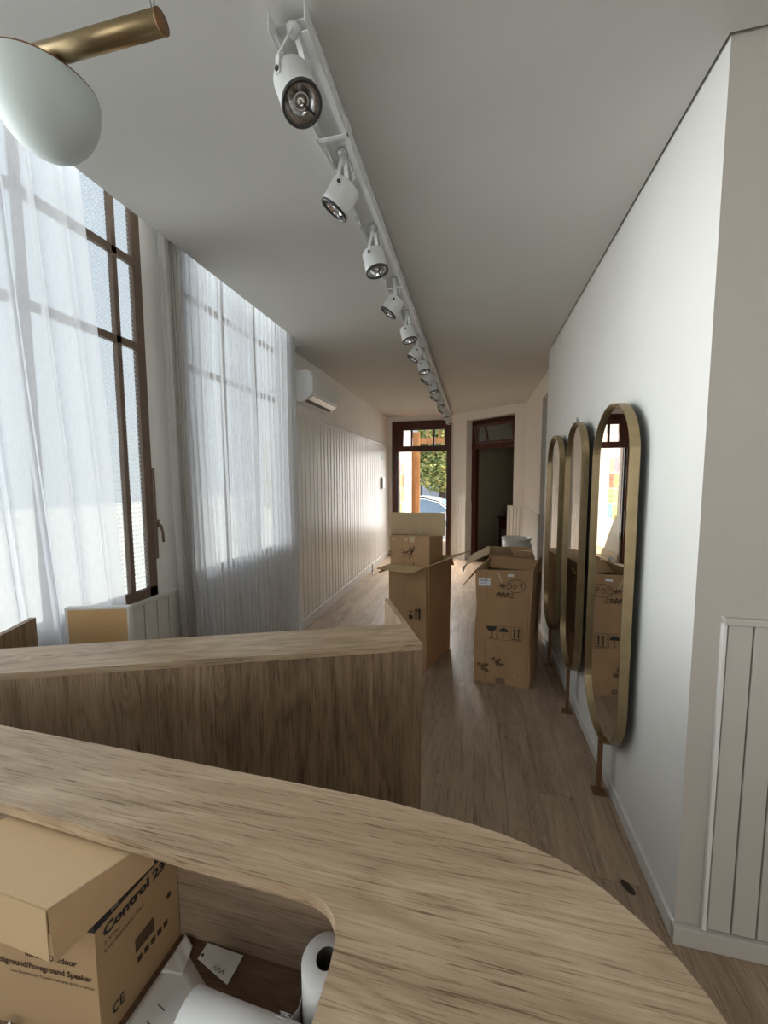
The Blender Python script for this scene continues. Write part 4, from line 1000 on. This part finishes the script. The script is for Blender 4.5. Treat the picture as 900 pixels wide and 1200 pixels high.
# ================================================================ AIR CONDITIONER
ac = thing('air_conditioner', 'white wall-mounted split air conditioner above the panelled left wall', 'air conditioner', (-1.66, 3.75, 2.2))
prof = [(-1.66, 2.215), (-1.66, 2.492), (-1.50, 2.492), (-1.468, 2.47), (-1.460, 2.43), (-1.460, 2.30), (-1.474, 2.272), (-1.55, 2.215)]
bm = NB(); a = [bm.verts.new((x, 3.40, z)) for x, z in prof]; b = [bm.verts.new((x, 4.10, z)) for x, z in prof]
bm.faces.new(a); bm.faces.new(b[::-1])
for i in range(8): bm.faces.new((a[i], b[i], b[(i + 1) % 8], a[(i + 1) % 8]))
bmesh.ops.bevel(bm, geom=bm.edges[:], offset=0.005, segments=2, affect='EDGES'); obj('casing', bm, 'white_plastic', ac)
obj('front_cover', box(NB(), -1.460, -1.453, 3.405, 4.095, 2.285, 2.475, 0.003), 'white_plastic', ac)
obj('louvre', slab(NB(), [(-1.470, 3.44, 2.268), (-1.470, 4.06, 2.268), (-1.512, 4.06, 2.235), (-1.512, 3.44, 2.235)], 0.008), plain('silver_louvre', (0.80, 0.81, 0.82), 0.25, 0.3), ac)
obj('outlet_slot', slab(NB(), [(-1.514, 3.44, 2.236), (-1.514, 4.04, 2.236), (-1.542, 4.04, 2.216), (-1.542, 3.44, 2.216)], 0.006), 'dark', ac)

# ================================================================ TRACK AND SPOTLIGHTS
tk = thing('lighting_tray', 'long white perforated ceiling channel that carries the row of spotlights', 'light track', (-0.475, 4.0, 2.665))
XL, XR, ZB, ZW, TE = -0.523, -0.428, 2.622, 2.668, 7.25
def flange(xa, xb, y0, y1, z0, z1):
    """perforated strip: top and bottom bands with bridges between slots"""
    bm = NB(); h = (z1 - z0); za, zb_ = z0 + h * 0.36, z0 + h * 0.62
    box(bm, xa, xb, y0, y1, z0, za); box(bm, xa, xb, y0, y1, zb_, z1)
    y = y0
    while y < y1 - 0.005:
        box(bm, xa, xb, y, min(y + 0.035, y1), za, zb_); y += 0.075
    return bm
obj('web', box(NB(), XL, XR, 1.025, TE, ZW, ZW + 0.0025), 'white_metal', tk)
obj('left_flange', flange(XL - 0.0025, XL, 0.99, TE, ZB, ZW + 0.0025), 'white_metal', tk)
obj('right_flange', flange(XR, XR + 0.0025, 0.99, TE, ZB, ZW + 0.0025), 'white_metal', tk)
obj('right_lip', box(NB(), XR - 0.016, XR, 1.01, TE, ZB, ZB + 0.0025), 'white_metal', tk)
bm = NB()
for y in (1.31, 2.36, 3.40, 4.44, 5.48, 6.52):
    bm = NB(); box(bm, XL - 0.007, XR + 0.007, y, y + 0.012, ZB - 0.004, ZB + 0.0); box(bm, XL - 0.007, XL - 0.003, y, y + 0.05, ZB - 0.004, ZW); box(bm, XR + 0.003, XR + 0.007, y, y + 0.05, ZB - 0.004, ZW)
    obj('coupler', bm, 'white_metal', tk)
for y in (1.2, 3.2, 5.2, 7.0): obj('hanger', box(NB(), -0.485, -0.465, y, y + 0.02, ZW + 0.002, ZC), 'white_metal', tk)
bm = NB()
for k in range(30): lathe(bm, [(0, -0.0005), (0.0035, -0.0005), (0.0035, 0.001), (0, 0.001)], Matrix.Translation((-0.475 + (0.018 if k % 2 else -0.012), 1.10 + k * 0.205, ZW - 0.0005)), 8)
sc = obj('screw_holes', bm, 'dark', tk); sc['kind'] = 'stuff'

def spot_proto(tilt, phi):
    """spotlight hung below its root at the tray: yoke pivots on a horizontal axis turned by phi, can tipped sideways by tilt"""
    t = thing('spotlight', 'x', 'spotlight', (0, 0, 0), 'white spotlights on the ceiling tray')
    pv = V((0, 0, -0.136)); side = V((-math.sin(phi), -math.cos(phi), 0)); hz = V((math.cos(phi), -math.sin(phi), 0))
    dn = (hz * math.sin(tilt) + V((0, 0, -math.cos(tilt)))).normalized(); zz = -dn; yy = zz.cross(side)
    Mc = Matrix.Translation(pv) @ Matrix((side, yy, zz)).transposed().to_4x4()
    can = lathe(NB(), [(0, 0.028), (0.040, 0.028), (0.048, 0.025), (0.0515, 0.018), (0.0515, -0.044), (0.0530, -0.047), (0.0530, -0.066), (0.050, -0.068), (0.049, -0.064), (0.048, -0.030), (0, -0.030)], Mc, 36)
    obj('can', can, 'white_metal', t, True)
    obj('front_ring', lathe(NB(), [(0.0532, -0.062), (0.0532, -0.070), (0.0465, -0.071), (0.0465, -0.062)], Mc, 36), 'black', t, True)
    rf = obj('reflector', lathe(NB(), [(0.0465, -0.063), (0.044, -0.052), (0.037, -0.042), (0.026, -0.035), (0.012, -0.0315), (0, -0.031)], Mc, 36), 'chrome', t, True)
    obj('bulb', lathe(NB(), [(0, -0.062), (0.008, -0.060), (0.0105, -0.054), (0.0105, -0.044), (0.006, -0.036), (0, -0.034)], Mc, 18), 'chrome', rf, True)
    obj('bulb_ring', lathe(NB(), [(0.018, -0.058), (0.0205, -0.058), (0.0205, -0.055), (0.018, -0.055)], Mc, 24), 'white_metal', rf, True)
    bar = NB(); slab(bar, [Mc @ V((-0.046, -0.003, -0.060)), Mc @ V((-0.008, -0.002, -0.056)), Mc @ V((-0.008, 0.002, -0.056)), Mc @ V((-0.046, 0.003, -0.060))], 0.002); obj('bulb_arm', bar, 'black', rf)
    obj('mount', lathe(NB(), [(0, 0.0), (0.019, 0.0), (0.019, -0.007), (0.011, -0.010), (0.011, -0.018), (0, -0.018)], Matrix(), 24), 'white_metal', t, True)
    for s in (-1, 1):
        a = side * (0.0535 * s) + pv; b = side * (0.010 * s) + V((0, 0, -0.012)); fw_ = hz * 0.008
        bm = NB(); slab(bm, [b - fw_, b + fw_, a + fw_ * 0.9 + V((0, 0, 0.03)), a - fw_ * 0.9 + V((0, 0, 0.03))], 0.0025)
        slab(bm, [a - fw_ * 0.9 + V((0, 0, 0.03)), a + fw_ * 0.9 + V((0, 0, 0.03)), a + fw_ * 0.8 - V((0, 0, 0.010)), a - fw_ * 0.8 - V((0, 0, 0.010))], 0.0025)
        arm = obj('bracket_arm', bm, 'white_metal', t)
        k = Matrix.Translation(a + side * 0.002 * s) @ side.to_track_quat('Z', 'Y').to_matrix().to_4x4()
        obj('pivot_screw', lathe(NB(), [(0, -0.003), (0.006, -0.003), (0.006, 0.003), (0, 0.003)], k, 14), 'black', arm)
    back = Mc @ V((0, 0, 0.028))
    bm = NB()
    for j in range(2):
        o_ = V((0.006 * (1 - 2 * j), 0.004, 0)); tube(bm, [V((0, 0, -0.012)) + o_, V((0.016 + 0.012 * j, 0.026 + 0.014 * j, -0.022)), V((0.026, 0.036 + 0.012 * j, -0.062)), back + V((0.006, 0.016, 0.014)), back], 0.0018, 6)
    obj('flex', bm, 'white_metal', t, True)
    obj('strain_relief', lathe(NB(), [(0, 0.0), (0.006, 0.0), (0.004, 0.014), (0, 0.014)], Matrix.Translation(back), 12), 'white_metal', t)
    return t
ORD = ['first', 'second', 'third', 'fourth', 'fifth', 'sixth', 'seventh', 'eighth', 'ninth', 'tenth', 'eleventh', 'twelfth', 'thirteenth', 'fourteenth', 'fifteenth']
YS = [1.035, 1.43, 1.86, 2.345, 2.80, 3.26, 3.63, 4.05, 4.46, 4.92, 5.38, 5.84, 6.30, 6.72, 7.12]
p1 = spot_proto(0.42, 0.45); p2 = spot_proto(-0.62, 0.0); p3 = spot_proto(0.24, 0.15)
for i, y in enumerate(YS):
    lab = '%s white spotlight from the camera along the ceiling tray' % ORD[i] if i < 14 else 'last white spotlight, at the street-door end of the ceiling tray'
    if i == 0: lab = 'nearest white spotlight, its black-rimmed reflector facing the room'
    src = p1 if i == 0 else (p2 if i % 2 else p3)
    if i < 3:
        src.location = (-0.476, y, ZW - 0.004); src['label'] = lab
    else: dup(src, (-0.476, y, ZW - 0.004), [0, 0.15, -0.2, 0.1][i % 4], lab)

# ================================================================ PENDANT
pd = thing('pendant_lamp', 'hanging brass tube lamp with a rounded opal glass shade, top left', 'lamp', (-0.86, 0.70, 2.33))
ta, tbv = V((-0.584, 0.692, 2.353)), V((-1.01, 0.684, 2.353))
obj('brass_tube', tube(NB(), [ta, tbv], 0.0185, 32), 'brass', pd, True)
obj('end_cap', tube(NB(), [ta + V((0.0015, 0, 0)), ta - V((0.003, 0, 0))], 0.0187, 32), 'rust', pd, True)
md_ = Matrix.Translation((-0.905, 0.720, 2.328)); RD, HD = 0.0985, 0.133
obj('opal_shade', lathe(NB(), [(RD, 0.0)] + [(RD * math.cos(a), -HD * math.sin(a)) for a in [PI / 2 * k / 20 for k in range(1, 21)]], md_, 64), 'opal', pd, True)
obj('rim_plate', lathe(NB(), [(0, 0.0), (RD - 0.001, 0.0), (RD - 0.001, 0.004), (0, 0.004)], md_, 64), 'rust', pd)
bm = NB(); tube(bm, [(-0.602, 0.692, 2.370), (-0.612, 0.692, 2.42), (-0.606, 0.692, 2.48), (-0.606, 0.692, ZC)], 0.0014, 6); tube(bm, [(-0.602, 0.692, 2.370), (-0.595, 0.692, 2.41), (-0.599, 0.692, 2.46), (-0.606, 0.692, 2.50)], 0.0014, 6)
tube(bm, [(-0.97, 0.685, 2.370), (-0.97, 0.685, ZC)], 0.0014, 6); obj('suspension_cable', bm, 'wire', pd)
obj('cable_clip', lathe(NB(), [(0, 0), (0.004, 0), (0.004, 0.008), (0, 0.008)], Matrix.Translation((-0.602, 0.692, 2.370)), 12), 'rust', pd)

# ================================================================ SMALL WALL FITTINGS
for o in C.objects:
    if o.type == 'MESH' and o.name.split('.')[0] in ('printed_marks', 'printed_lines', 'scribbled_characters', 'side_symbols', 'pencil_marks', 'handwriting', 'label_print', 'shipping_symbols', 'marker_cross', 'fold_line', 'circled_number', 'symbol_frames', 'torn_tape', 'foliage', 'printed_text'): o['kind'] = 'stuff'
def wall_item(name, label, cat, b, mat): 
    return tag(obj(name, b, mat), label, cat)
wall_item('exit_sticker', 'small pale green sticker high on the white panelled wall near the street door', 'sign', box(NB(), -1.642, -1.639, 6.84, 7.02, 1.84, 1.95), plain('pale_green_sign', lin(176, 204, 176), 0.5))
hk = thing('wall_dispenser', 'narrow white holder with a dark edge on the panelled wall below the green sticker', 'dispenser', (-1.64, 6.9, 1.4))
obj('holder', box(NB(), -1.642, -1.60, 6.82, 6.98, 1.34, 1.52, 0.004), 'white_plastic', hk); obj('dark_edge', box(NB(), -1.642, -1.620, 6.81, 6.82, 1.32, 1.54), 'wire', hk)
ls = thing('light_switch', 'white light switch on the pier between the two far doors', 'switch', (*(A0 + ee * 0.18), 1.28))
obj('plate', obox(NB(), A0, ee, nn, 0.15, 0.225, -0.008, 0.0, 1.215, 1.34), 'white_plastic', ls); obj('rocker', obox(NB(), A0, ee, nn, 0.17, 0.205, -0.012, -0.008, 1.25, 1.305), 'white_plastic', ls)
ds = thing('floor_stop', 'small metal floor stop by the baseboard of the panelled wall', 'door stop', (-1.58, 5.95, 0))
obj('base', lathe(NB(), [(0, 0), (0.05, 0), (0.05, 0.008), (0, 0.008)], Matrix.Translation((-1.58, 5.95, 0)), 20), 'white_metal', ds); obj('stem', tube(NB(), [(-1.58, 5.95, 0.008), (-1.58, 5.95, 0.15)], 0.008, 10), 'wire', ds)
# dark cabinet with a dark bag in the unlit room
q = A0 + ee * (sa + 0.18) + nn * 1.2
cb2 = thing('side_table', 'small dark wooden table in the unlit room beyond the inner door', 'table', (q.x, q.y, 0))
obj('top', obox(NB(), q, ee, nn, -0.20, 0.18, -0.2, 0.2, 0.72, 0.75), 'brown', cb2)
for a in (-0.18, 0.14):
    for b in (-0.18, 0.16): obj('leg', obox(NB(), q, ee, nn, a, a + 0.03, b, b + 0.03, 0, 0.72), 'brown', cb2)
obj('drawer', obox(NB(), q, ee, nn, -0.17, 0.15, -0.19, 0.17, 0.50, 0.72), 'brown', cb2)
bg_ = thing('dark_handset', 'small black telephone-like object on the table in the unlit room', 'telephone', (q.x, q.y, 0.75))
bm = NB(); obox(bm, q, ee, nn, -0.09, 0.12, -0.1, 0.1, 0.75, 0.80); bmesh.ops.bevel(bm, geom=bm.edges[:], offset=0.012, segments=2, affect='EDGES'); obj('base', bm, 'black', bg_)
bm = NB(); slab(bm, [(*(q - ee * 0.08 - nn * 0.06), 0.82), (*(q + ee * 0.10 - nn * 0.06), 0.85), (*(q + ee * 0.10 + nn * 0.04), 0.87), (*(q - ee * 0.08 + nn * 0.04), 0.84)], 0.05); obj('handset', bm, 'black', bg_)
